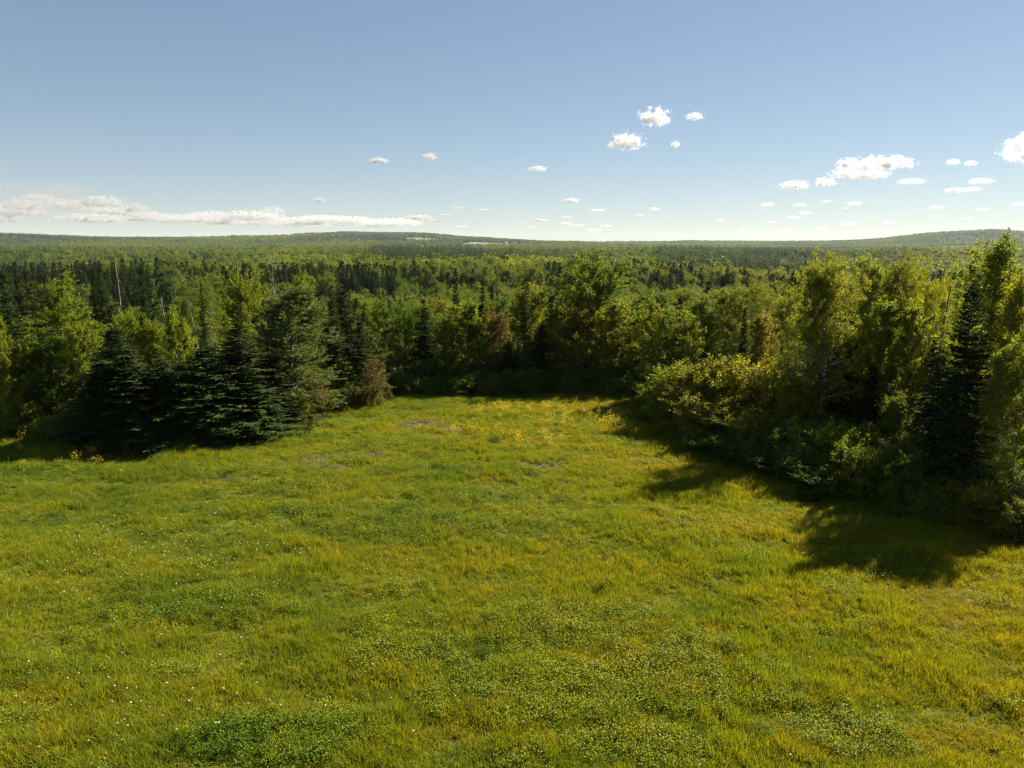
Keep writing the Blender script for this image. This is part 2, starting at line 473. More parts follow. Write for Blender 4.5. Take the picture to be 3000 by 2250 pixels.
def spruce_tree(seed, H=9., R=2., cb=.02, step=.30, per=7, sag=.35, ragged=.12, trunk_r=.12, power=.85, gap=0.):
    r = np.random.default_rng(seed)
    wood = Geo(); Q = []; RR = []
    tr = bent((0, 0, -.2), (r.normal(0, .015), r.normal(0, .015), 1), H + .2, 10, .03, .008, r)
    wood.tube(tr, trunk_r * (1.02 - np.linspace(0, 1, 11)), 7, 0)
    h = max(.12, cb * H)
    while h < H * .985:
        t = (h - cb * H) / (H * (1 - cb))
        Lw = R * (1 - t) ** power + .06
        n = per if t < .8 else max(4, per - 2)
        a0 = r.random() * 6.28
        for b in range(n):
            if r.random() < gap: continue
            az = a0 + b * 6.28 / n + r.normal(0, .22)
            L = Lw * r.uniform(1 - 2.2 * ragged, 1 + ragged)
            el = -.15 + .75 * t + r.normal(0, .13)
            d0 = np.array([math.cos(az) * math.cos(el), math.sin(az) * math.cos(el), math.sin(el)])
            q = min(h / H, .999) * 10; k = int(q); p0 = tr[k] + (tr[k + 1] - tr[k]) * (q - k)
            p0[2] += r.normal(0, .09)
            P = [p0]; d = d0
            for s in range(5):
                d = unit(d + np.array([0, 0, (-sag if s < 3 else sag * .9) * .35]))
                P.append(P[-1] + d * L / 5)
            P = np.array(P)
            wood.tube(P[:5], .02 * L / 1.5 * (1 - .8 * np.linspace(0, 1, 5)) + .004, 3, 0)
            side = unit(np.cross(d0, [0, 0, 1.]))
            nt_ = max(3, int(L / .095))
            for j in range(nt_):
                u = .12 + .88 * (j + r.random() * .6) / nt_
                q2 = u * 5; k2 = min(int(q2), 4); c0 = P[k2] + (P[k2 + 1] - P[k2]) * (q2 - k2)
                fw = unit(P[k2 + 1] - P[k2])
                for sg in (-1, 1):
                    tl = (.10 + .36 * L * .55 * (1 - u) ** .8) * r.uniform(.65, 1.2)
                    td = unit(fw * .75 + side * sg * .8 + np.array([0, 0, -.18 + r.normal(0, .16)]))
                    nn = unit(np.cross(td, side * sg) + r.normal(0, .35, 3))
                    wdt = r.uniform(.06, .10)
                    ss = unit(np.cross(td, nn))
                    e = c0 + td * tl
                    Q.append([c0 - ss * wdt * .4, c0 + ss * wdt * .4, e + ss * wdt * .16, e - ss * wdt * .16])
                    # side sprigs
                    for w in range(1 + int(tl / .16)):
                        v = r.uniform(.25, 1.); g0 = c0 + td * tl * v
                        gd = unit(td * .8 + r.normal(0, .55, 3) + np.array([0, 0, .05]))
                        gl = r.uniform(.07, .15)
                        gs = unit(np.cross(gd, r.normal(0, 1, 3))) * r.uniform(.022, .042)
                        Q.append([g0 - gs, g0 + gs, g0 + gd * gl + gs * .3, g0 + gd * gl - gs * .3])
            e = P[-1]
            for w in range(3):
                gd = unit(fw + r.normal(0, .3, 3)); gs = unit(np.cross(gd, r.normal(0, 1, 3))) * .03
                Q.append([e - gs, e + gs, e + gd * .13 + gs * .3, e + gd * .13 - gs * .3])
        h += step * (1.05 - .5 * t) * r.uniform(.8, 1.2)
    # leader
    for w in range(26):
        hh = H - .5 + .55 * r.random(); gd = unit(np.array([r.normal(0, .6), r.normal(0, .6), .6])); gs = unit(np.cross(gd, r.normal(0, 1, 3))) * .028
        g0 = np.array([tr[-1][0], tr[-1][1], hh]); gl = .06 + .16 * (H - hh)
        Q.append([g0 - gs, g0 + gs, g0 + gd * gl + gs * .3, g0 + gd * gl - gs * .3])
    crown = Geo(); Q = np.array(Q); crown.quads(Q, 0, r.random(len(Q)))
    return wood, crown

def pine_tree(seed, H=10., R=2.9):
    r = np.random.default_rng(seed)
    wood = Geo(); Q = []
    tr = bent((0, 0, -.3), (.03, .0, 1), H + .3, 10, .02, .015, r)
    wood.tube(tr, .17 * (1.04 - np.linspace(0, 1, 11)), 7, 0)
    h = .6
    while h < H * .98:
        t = h / H
        Lw = R * (1 - .80 * t ** 1.5) * (.75 + .25 * math.sin(3.14 * t))
        n = 6
        a0 = r.random() * 6.28
        for b in range(n):
            az = a0 + b * 6.28 / n + r.normal(0, .3)
            el = .05 + .75 * t + r.normal(0, .1)
            L = Lw * r.uniform(.6, 1.15)
            d0 = np.array([math.cos(az) * math.cos(el), math.sin(az) * math.cos(el), math.sin(el)])
            q = min(t, .999) * 10; k = int(q); p0 = tr[k] + (tr[k + 1] - tr[k]) * (q - k)
            lb = bent(p0, d0, L, 6, .35, .06, r)
            wood.tube(lb, (.035 * L / R + .006) * (1 - .8 * np.linspace(0, 1, 7)), 4, 0)
            for j in range(int(11 + L * 11)):
                u = .25 + .75 * r.random(); q2 = u * 6; k2 = min(int(q2), 5); c0 = lb[k2] + (lb[k2 + 1] - lb[k2]) * (q2 - k2)
                fw = unit(lb[k2 + 1] - lb[k2])
                td = unit(fw * .8 + perp(fw, r) * .75 + np.array([0, 0, .2])); tl = r.uniform(.15, .5)
                e = c0 + td * tl
                wood.tube(np.array([c0, e]), [.006, .003], 3, 0)
                for w in range(34):
                    g0 = c0 + td * tl * r.uniform(.45, 1.); gd = unit(td + r.normal(0, .55, 3)); gl = r.uniform(.09, .15)
                    gs = unit(np.cross(gd, r.normal(0, 1, 3))) * r.uniform(.008, .015)
                    Q.append([g0 - gs, g0 + gs, g0 + gd * gl + gs * .4, g0 + gd * gl - gs * .4])
        h += r.uniform(.42, .62)
    crown = Geo(); Q = np.array(Q); crown.quads(Q, 0, r.random(len(Q)))
    return wood, crown

def bare_tree(seed, H=9., broken=True):
    r = np.random.default_rng(seed)
    wood = Geo()
    tr = bent((0, 0, -.3), (.0, .0, 1), H, 12, .06, .012, r)
    wood.tube(tr, .085 * (1.03 - (.7 if broken else .93) * np.linspace(0, 1, 13)), 7, 0)
    for i in range(26 if broken else 46):
        t = r.uniform(.3, .97); k = int(t * 12); az = r.random() * 6.28
        L = (r.uniform(.15, .7) if broken else r.uniform(.8, 1.9) * (1.2 - t))
        d = unit(np.array([math.cos(az), math.sin(az), r.uniform(-.3, .5) if broken else r.uniform(.5, 1.2)]))
        b = bent(tr[k], d, L, 4, .2, .1, r)
        wood.tube(b, .022 * np.array([1, .8, .6, .4, .2]), 4, 0)
        if not broken:
            for s in range(7):
                kk = r.integers(1, 5); sb = bent(b[kk], unit(d + r.normal(0, .5, 3)), L * r.uniform(.25, .5), 3, .3, .15, r)
                wood.tube(sb, .008 * np.array([1, .8, .6, .3]), 3, 0)
    return wood

class Kind:
    def __init__(self, name, wood, crown, wmat, cmat, fcmat, H, W):
        self.name, self.H, self.W = name, H, W
        self.wood = wood.build(name + '_trunk', [wmat], True)
        self.crown = crown.build(name + '_crown', [cmat])
        if name not in ('leafy', 'birch', 'spruce', 'shrub'):
            return
        g = Geo()
        for src, mi in ((wood, 0), (crown, 1)):
            n0 = g.n
            g.v += src.v; g.f += [f + n0 for f in src.f]; g.r += src.r; g.m += [np.full(len(x), mi) for x in src.m]; g.n += src.n
        self.whole = g.build(name + '_whole', [wmat, fcmat])

K = {}
def add(kind, wood, crown, wmat, cmat, fcmat):
    V = np.concatenate(crown.v)
    H = V[:, 2].max(); W = 2 * np.percentile(np.hypot(V[:, 0], V[:, 1]), 96)
    K.setdefault(kind, []).append(Kind(kind, wood, crown, wmat, cmat, fcmat, H, W))
for s in range(5):
    add('leafy', *leafy_tree(100 + s, 9, (2.1, 1.7, 2.4, 1.9, 2.2)[s], .08 + .04 * (s % 3), (.84, .9, .78, .86, .8)[s], (.5, .45, .6, .5, .55)[s], 36, 10, 6, 12, .115), M_bark, M_leaf, M_fleaf)
for s in range(4):
    add('birch', *leafy_tree(200 + s, 11, (2.0, 2.2, 1.7, 2.1)[s], (.26, .32, .2, .36)[s], .86, (.5, .6, .45, .6)[s], 38, 10, 7, 13, .080, .10, 1 + (s == 1), .2, .35, .22, .4, 1.25, .14), M_birch, M_leaf, M_fleaf)
add('maple', *leafy_tree(300, 11, 4.2, .16, .62, .60, 38, 19, 8, 14, .115, .26, 1, .01, .25, 0, .25, 1.3, .07), M_bark, M_leaf, M_fleaf)
add('maple', *leafy_tree(301, 10, 3.4, .10, .66, .55, 36, 17, 7, 14, .115, .20, 1, .02, .25, 0, .2, 1.3, .08), M_bark, M_leaf, M_fleaf)
add('poplar', *leafy_tree(310, 12, 2.0, .08, .9, .42, 48, 11, 6, 12, .10, .14, 1, .01, .35, .0, .4, 1.25, .14), M_bark, M_leaf, M_fleaf)
for s in range(4):
    add('shrub', *leafy_tree(400 + s, 3.6, 1.75, .02, .74, .50, 48, 10, 5, 10, .105, .07, 6, .42, .25, 0, .0, 1.2, .10), M_bark, M_leaf, M_fleaf)
add('sapling', *leafy_tree(420, 4.6, 1.0, .1, .85, .5, 26, 7, 3, 8, .11, .04, 1, .02, .3, 0, .4, 1.1), M_bark, M_leaf, M_fleaf)
for s in range(5):
    add('spruce', *spruce_tree(500 + s, 9, (1.95, 1.7, 1.4, 1.8, 1.1)[s], (.0, .02, .05, .0, .06)[s], (.23, .26, .24, .24, .22)[s], 8, (.30, .42, .3, .4, .25)[s], (.17, .24, .15, .21, .18)[s], .12, (.9, .95, .85, .8, .85)[s], (.06, .14, .05, .12, .14)[s]), M_dark_bark, M_needle, M_fneedle)
add('larch', *spruce_tree(520, 10, 1.5, .30, .42, 5, .25, .25, .13, .6, .22), M_dark_bark, M_needle, M_fneedle)
add('spire', *spruce_tree(530, 12, .62, .45, .26, 6, .5, .25, .11, .6, .1), M_dark_bark, M_needle, M_fneedle)
add('pine', *pine_tree(540), M_dark_bark, M_needle, M_fneedle)

NAME = {'leafy': 'leafy_tree', 'birch': 'birch_tree', 'maple': 'maple_tree', 'poplar': 'poplar_tree', 'shrub': 'shrub', 'sapling': 'sapling', 'spruce': 'spruce_tree', 'larch': 'larch_tree', 'spire': 'spruce_tree', 'pine': 'pine_tree'}
CAT = {'shrub': 'shrub', 'sapling': 'young tree'}
def plant(kind, x, y, ztop, W, tint, label, group=None, which=None, rot=None):
    v = K[kind]
    k = v[which if which is not None else random.randrange(len(v))]
    z0 = float(terrain(np.array([x]), np.array([y]))[0])
    root = bpy.data.objects.new(NAME[kind], None)
    root.empty_display_size = .3
    col.objects.link(root)
    root.location = (x, y, z0 - .03)
    root.rotation_euler = (0, 0, random.uniform(0, 6.28) if rot is None else rot)
    sx = W / k.W; sz = (ztop - z0) / k.H
    root.scale = (sx, sx, sz)
    root['label'] = label; root['category'] = CAT.get(kind, 'tree')
    if group: root['group'] = group
    t = link('trunk', k.wood, root)
    c_ = link('crown', k.crown, root)
    rgb = tint_rgb(min(1, max(0, tint)))
    j = random.uniform(.9, 1.12)
    c_.color = (rgb[0] * j * random.uniform(.92, 1.1), rgb[1] * j, rgb[2] * j, 1)
    return root

HERO = [  # kind, x, y, height of the top above the meadow, crown width, tint, label
    ('leafy', -29.04, 41.0, 7.38, 1.6, 0.8, 'bright leafy tree cut by the picture edge beside the meadow shadow'),
    ('shrub', -28.46, 40.5, 2.35, 1.98, 0.82, 'rounded yellow green bush at the foot of the bare-trunked larch'),
    ('spruce', -42.16, 60.0, 8.77, 2.33, 0.13, 'dark spruce at the picture edge behind the bright leafy tree'),
    ('spruce', -43.76, 64.0, 8.45, 2.48, 0.18, 'dull green spruce between the edge spruce and the silvery tall tree'),
    ('larch', -29.29, 44.0, 8.86, 3.01, 0.42, 'thin brownish larch with its bare trunk showing down to the bushes'),
    ('leafy', -28.87, 46.0, 9.66, 3.53, 0.72, 'tall silvery green leafy tree standing beside the brownish larch'),
    ('leafy', -27.64, 42.6, 6.36, 3.33, 0.7, 'broad green leafy tree in front of the tall silvery one'),
    ('leafy', -25.81, 42.5, 7.14, 2.63, 0.76, 'light green leafy tree just behind the dark spruce corner'),
    ('leafy', -28.97, 42.3, 5.62, 2.48, 0.66, 'mid green leafy tree below the bare larch trunk'),
    ('spruce', -40.61, 70.0, 9.1, 2.17, 0.08, 'almost black spruce, first of the dark pair beside the bare snag'),
    ('spruce', -39.13, 69.0, 9.3, 2.22, 0.15, 'dark spruce with drooping side branches right next to the bare snag'),
    ('leafy', -24.29, 45.0, 7.38, 2.58, 0.86, 'yellow green round-topped tree under the bare snag'),
    ('leafy', -22.77, 45.5, 6.98, 2.37, 0.72, 'leafy green tree between the yellow green one and the bright pointed one'),
    ('spruce', -32.27, 63.0, 9.45, 1.87, 0.08, 'dark pointed spruce beyond the bare snag, rising over leafy crowns'),
    ('leafy', -20.41, 44.0, 7.68, 2.63, 0.84, 'bright pointed leafy tree above the dark foreground spruces'),
    ('birch', -27.17, 62.0, 8.61, 3.6, 0.74, 'pale leafy tree behind the bright pointed one'),
    ('birch', -27.43, 66.0, 8.67, 3.41, 0.7, 'thin leafy tree near the grey leafless one'),
    ('spruce', -27.68, 58.0, 7.59, 1.28, 0.11, 'slim dark spruce between pale leafy crowns'),
    ('spruce', -25.88, 60.0, 8.16, 1.01, 0.13, 'narrow dark spruce spire before the pale leafy trees'),
    ('maple', -20.09, 55.0, 9.47, 3.99, 0.8, 'large round green-gold tree directly behind the white pine'),
    ('pine', -14.5, 45.0, 8.64, 6.88, 0.5, 'large soft grey green white pine leaning over the meadow corner'),
    ('leafy', -16.68, 58.0, 9.35, 2.93, 0.74, 'upright leafy tree behind the white pine on its far side'),
    ('spruce', -22.84, 40.5, 6.59, 5.02, 0.1, 'tall dark spruce in the middle of the black foreground clump'),
    ('spruce', -22.85, 38.8, 4.87, 4.31, 0.08, 'short dark spruce at the outer end of the black foreground clump'),
    ('spruce', -20.59, 38.9, 5.11, 4.83, 0.09, 'squat dark spruce skirting the ground in the deepest shade'),
    ('spruce', -19.5, 39.6, 4.92, 4.91, 0.12, 'dark green spruce with lighter branch tips inside the foreground clump'),
    ('spruce', -17.75, 38.9, 4.77, 4.83, 0.13, 'low spruce with light-edged boughs over the meadow shadow'),
    ('spruce', -16.87, 39.6, 5.44, 5.17, 0.11, 'spruce with lit boughs sweeping to the grass before the pine'),
    ('spruce', -16.13, 41.5, 6.75, 5.14, 0.1, 'tallest of the dark spruces leaning against the white pine'),
    ('spruce', -15.62, 40.3, 3.96, 4.73, 0.16, 'young spruce with lit green branch tips at the sunlit grass line'),
    ('spruce', -15.01, 42.3, 4.73, 4.13, 0.13, 'dark spruce tucked under the boughs of the white pine'),
    ('shrub', -13.72, 43.9, 2.1, 2.14, 0.9, 'fresh bright green bush under the white pine beside the grass'),
    ('sapling', -12.46, 45.6, 2.67, 1.42, 0.98, 'small orange leaved sapling nearest the white pine'),
    ('shrub', -13.1, 44.9, 1.05, 1.75, 0.6, 'low green bush between the pine and the small orange sapling'),
    ('spruce', -12.72, 50.5, 7.45, 2.95, 0.11, 'dark fir behind the small orange sapling'),
    ('spruce', -12.33, 54.0, 7.82, 2.94, 0.05, 'tallest dark fir of the row between the two orange saplings'),
    ('spruce', -10.75, 50.2, 5.86, 2.61, 0.07, 'shorter dark fir beside the big orange sapling'),
    ('spruce', -13.76, 58.0, 6.92, 2.63, 0.1, 'fir spire just behind the tallest dark fir of the sapling gap'),
    ('sapling', -9.36, 47.9, 3.59, 2.05, 1, 'larger orange brown sapling standing at the bend of the meadow edge'),
    ('shrub', -11.86, 46.7, 0.58, 1.52, 0.55, 'dark round bush between the two orange saplings'),
    ('shrub', -8.59, 52.8, 1.78, 2.74, 0.62, 'green bush just past the larger orange sapling at the far gap'),
    ('leafy', -8.28, 57.0, 6.99, 2.95, 0.64, 'thin pale leafy tree above the far gap by the orange sapling'),
    ('spruce', -6.99, 56.5, 6.38, 3.14, 0.04, 'dark broad fir standing alone in the leafy far edge'),
    ('leafy', -5.23, 55.5, 6.1, 2.52, 0.66, 'green leafy tree just beside the dark broad fir'),
    ('leafy', -3.75, 55.0, 7.06, 3.28, 0.78, 'bright green tree in the middle of the far edge, lit low branches'),
    ('leafy', -2.58, 55.6, 6.31, 2.52, 0.66, 'slender green leafy tree between the bright one and the russet one'),
    ('leafy', -1.27, 54.8, 6.62, 2.56, 1, 'russet brown leaved tree amid green ones at the far edge'),
    ('leafy', 0.23, 60.0, 7.85, 3.1, 0.86, 'bright yellow green tree behind the russet one'),
    ('spire', 0.95, 57.0, 8.66, 1.11, 0.06, 'very slim spruce spire on a long bare trunk over the far edge'),
    ('leafy', 2.03, 61.0, 8.11, 2.76, 0.88, 'light yellow tree touching the round maple on its near side'),
    ('shrub', -6.15, 53.4, 2.03, 3.11, 0.62, 'dim green bush at the foot of the dark broad fir'),
    ('shrub', -3.7, 53.2, 1.71, 2.76, 0.78, 'bush with sunlit green leaves beneath the bright far-edge tree'),
    ('shrub', -1.09, 53.4, 1.67, 3.11, 0.5, 'dark bush below the russet tree'),
    ('spruce', -0.04, 54.2, 3.61, 2.46, 0.05, 'small black spruce below the slim spire'),
    ('spruce', 2.09, 54.6, 5.05, 2.48, 0.06, 'dark spruce under the round maple at the far edge'),
    ('maple', 6.51, 59.0, 11.17, 7.82, 0.71, 'huge round-crowned maple rising above the horizon forest with visible limbs'),
    ('spruce', 3.24, 60.0, 6.78, 1.78, 0.05, 'dark conifer leaning on the lower flank of the round maple'),
    ('leafy', 3.51, 55.0, 6.61, 2.99, 0.9, 'yellow green tree at the foot of the round maple'),
    ('leafy', 5.12, 54.5, 6.82, 2.82, 0.95, 'golden tinged tree just under the round maple limbs'),
    ('leafy', 6.87, 55.0, 6.85, 2.99, 0.9, 'bright tree below the round maple trunk'),
    ('leafy', 8.53, 54.8, 7.01, 2.98, 0.84, 'light green tree with full crown under the far flank of the maple'),
    ('leafy', 10.13, 54.0, 7.34, 3.22, 0.86, 'yellow green tree over the far corner of the meadow'),
    ('leafy', 10.91, 50.0, 7.17, 2.99, 0.84, 'lush green tree above the tip of the hedge'),
    ('leafy', 12.25, 49.5, 6.89, 2.57, 0.8, 'full green tree behind the first hedge bushes'),
    ('shrub', 1.19, 53.3, 2.04, 3.11, 0.48, 'deep shaded bush at the far edge below the slim spire'),
    ('shrub', 3.8, 53.3, 2.04, 3.11, 0.55, 'dark leafy bush at the far edge under the yellow green tree'),
    ('shrub', 6.41, 53.2, 2.24, 3.28, 0.58, 'shaded bush at the far edge straight under the maple'),
    ('shrub', 8.79, 52.9, 2.29, 3.09, 0.6, 'shaded bush closing the far meadow corner'),
    ('birch', 14.14, 52.0, 7.94, 3.45, 0.8, 'slender birch above the hedge next to the lush green tree'),
    ('birch', 16.21, 54.0, 8.44, 3.94, 0.78, 'taller slender birch with pale trunk over the hedge middle'),
    ('birch', 17.41, 52.0, 8.93, 3.97, 0.84, 'yellow green birch behind the small dark spruce of the hedge'),
    ('spruce', 15.33, 47.0, 7.03, 0.73, 0.04, 'thin black spruce among pale birches over the hedge'),
    ('leafy', 15.72, 44.0, 7.12, 2.12, 0.94, 'small golden brown tree behind the hedge crest'),
    ('birch', 17.87, 49.0, 8.74, 3.5, 0.8, 'birch with pale stem beside the golden brown tree'),
    ('birch', 18.26, 47.0, 8.36, 2.89, 0.88, 'light yellow birch at the end of the golden group'),
    ('birch', 15.84, 38.5, 10.44, 3.09, 0.85, 'tall birch, first of the high crowns touching the horizon'),
    ('birch', 16.5, 37.5, 11.06, 3.26, 0.88, 'tallest yellow birch crown against the far ridge'),
    ('birch', 19.33, 41.0, 10.86, 3.29, 0.84, 'tall birch with a white trunk beside the tallest yellow crown'),
    ('birch', 22.01, 44.0, 10.14, 2.93, 0.8, 'birch crown between two higher ones with brownish twigs'),
    ('birch', 21.43, 41.0, 10.71, 2.87, 0.84, 'tall birch above the black spruce mass'),
    ('birch', 21.89, 40.0, 10.97, 2.94, 0.86, 'leaning white birch with a long bare stem'),
    ('birch', 21.81, 38.0, 10.59, 2.67, 0.84, 'birch with two pale stems beside the bare dead pole'),
    ('birch', 24.29, 40.0, 9.76, 2.21, 0.82, 'birch just beyond the bare dead pole'),
    ('spruce', 17.66, 41.0, 6.53, 1.34, 0.1, 'thin ragged spruce in front of the tall birches'),
    ('spruce', 18.46, 38.5, 6.4, 3.27, 0.03, 'broad black spruce mass under the tall birches'),
    ('spruce', 18.62, 36.5, 4.87, 2.15, 0.04, 'lower black spruce beside the broad one'),
    ('spruce', 20.73, 35.0, 6.82, 1.24, 0.05, 'slim black spruce under the bare dead pole'),
    ('spruce', 26.59, 42.0, 10.02, 1.92, 0.06, 'dark spruce top behind the tallest poplar'),
    ('spruce', 18.41, 28.6, 9.65, 3.11, 0.05, 'big near-black spruce in front of the tallest poplar'),
    ('spruce', 19.5, 32.0, 6.26, 2.31, 0.06, 'shaded spruce spreading below the bare dead pole'),
    ('poplar', 21.91, 33.0, 11.81, 3.47, 0.86, 'tallest poplar of the picture, its top above the hills'),
    ('poplar', 21.03, 30.0, 10.13, 2.5, 0.88, 'leafy poplar cut by the picture edge beside the tallest one'),
    ('birch', 19.7, 27.6, 7.54, 2.19, 0.82, 'fine leaved young birch near the grass at the picture edge'),
    ('birch', 19.9, 27.5, 8.18, 2.56, 0.8, 'young birch mostly outside the picture edge'),
    ('spruce', 18.74, 29.5, 5.85, 2.14, 0.06, 'low ragged spruce with see-through boughs at the meadow'),
    ('leafy', 18.18, 33.3, 4.43, 1.92, 0.9, 'sunlit yellow sapling in front of the leaning birches'),
    ('spruce', -6.03, 76.0, 7.4, 1.76, 0.04, 'sharp dark spire standing alone behind the bright far-edge tree'),
    ('spruce', -2.03, 72.0, 7.32, 1.48, 0.05, 'sharp dark spire behind the russet brown leaved tree'),
    ('spruce', -4.22, 100.0, 6.39, 1.92, 0.08, 'small far spire between the two sharp dark spires'),
    ('spruce', -5.13, 66.0, 6.36, 2.13, 0.08, 'dull spruce in front of the first sharp dark spire'),
    ('leafy', 19.47, 42.0, 8.85, 2.74, 0.84, 'leafy tree filling the gap between the tall yellow birches'),
    ('leafy', 19.24, 37.5, 8.6, 2.45, 0.78, 'darker leafy tree under the tall birch crowns'),
    ('leafy', 20.46, 36.0, 8.47, 2.36, 0.82, 'leafy tree among the leaning birch stems'),
    ('shrub', 10.18, 46.0, 3.39, 3.14, 0.76, 'first hedge bush at the narrow meadow corner, dull green'),
    ('shrub', 10.34, 43.5, 4.27, 3.81, 0.89, 'large bright bush on the hedge shoulder'),
    ('shrub', 11.76, 42.5, 4.65, 4.03, 0.92, 'big yellow green bush on the hedge crest'),
    ('shrub', 13.21, 41.0, 5.03, 3.89, 0.91, 'wide rounded bush on the middle of the hedge crest'),
    ('shrub', 14.41, 39.5, 5.09, 3.47, 0.91, 'bush with pale leaf tips under the golden brown tree'),
    ('shrub', 15.51, 38.0, 4.82, 3.34, 0.83, 'green bush joining hedge and ragged spruce'),
    ('shrub', 10.63, 41.0, 3.1, 3.89, 0.92, 'shiny leaved bush bulging over the hedge shadow'),
    ('shrub', 11.79, 38.5, 2.99, 3.94, 0.92, 'broad yellow green bush in the hedge front row'),
    ('shrub', 12.82, 36.3, 2.9, 3.73, 0.92, 'bush with golden tips in the hedge front row'),
    ('shrub', 13.83, 34.8, 2.77, 3.32, 0.79, 'dark green bush before the black spruce mass'),
    ('shrub', 14.74, 33.4, 2.76, 2.95, 0.75, 'dim bush at the end of the hedge front row'),
    ('shrub', 10.79, 36.9, 1.51, 2.97, 0.67, 'low shaded bush at the hedge foot over the shadow edge'),
    ('shrub', 11.83, 34.4, 1.33, 2.78, 0.64, 'low dark bush at the hedge foot, second along'),
    ('shrub', 15.68, 32.4, 3.22, 2.15, 0.89, 'upright bush below the sunlit yellow sapling'),
    ('shrub', 15.42, 30.2, 2.61, 2.45, 0.83, 'round isolated bush with reddish specks in front of the spruces'),
    ('shrub', 12.99, 32.6, 1.27, 2.4, 0.61, 'shaded bush where the hedge bends'),
    ('shrub', 13.87, 30.6, 1.43, 2.26, 0.61, 'dark bush beside the round isolated one'),
    ('shrub', 16.39, 28.9, 2.17, 2.14, 0.65, 'black green bush at the foot of the big spruce'),
    ('shrub', 17.2, 27.6, 1.99, 1.84, 0.69, 'dry looking bush by the meadow under the low ragged spruce'),
    ('shrub', 18.07, 26.8, 2.15, 1.99, 0.92, 'sunlit yellow bush at the meadow corner near the picture edge'),
    ('shrub', 18.73, 26.0, 1.96, 2.12, 0.92, 'bright low bush at the picture edge beside the tree shadow'),
]
placed = []
for k_, x, y, zt, w, ti, lab in HERO:
    grp = {'shrub': 'bushes along the meadow edge', 'sapling': 'orange leaved saplings'}.get(k_, 'trees along the meadow edge')
    plant(k_, x, y, zt, w * 1.12, ti, lab, grp)
    placed.append((x, y, w))

# bare and dead trees
def wood_thing(name, mesh, x, y, rz, label, cat, s=1.0):
    o = link(name, mesh, label=label, category=cat)
    o.location = (x, y, float(terrain(np.array([x]), np.array([y]))[0]) - .05); o.rotation_euler = (0, .03, rz); o.scale = (s, s, s)
    return o
wood_thing('dead_tree', bare_tree(7, 10.6).build('dead_tree', [M_dead], True), -31.7, 58, .4, 'bare brown snag with broken stubs rising above the leafy crowns', 'dead tree')
wood_thing('dead_tree', bare_tree(8, 9.4).build('dead_tree', [M_dark_bark], True), 20.5, 34.2, 1.4, 'dark branchless dead pole standing among the birches', 'dead tree')
gm = bare_tree(9, 11.5, False).build('bare_tree', [M_dead], True)
wood_thing('bare_tree', gm, -27.5, 72, 0, 'grey leafless tree behind the large round green-gold tree', 'bare tree', 1.1)
wood_thing('bare_tree', gm, -24.6, 75, 2, 'taller thin grey leafless tree nearest the round green-gold crown', 'bare tree', 1.2)
wood_thing('bare_tree', gm, 19.8, 45.5, 1, 'brownish bare crown among the tall birches', 'bare tree', .88)
wood_thing('dead_tree', bare_tree(12, 8.).build('dead_tree', [M_dead], True), -23.8, 50, 2.4, 'leaning grey dead stem in the dark gap beside the bright pointed tree', 'dead tree').rotation_euler = (0.05, .25, 2.4)

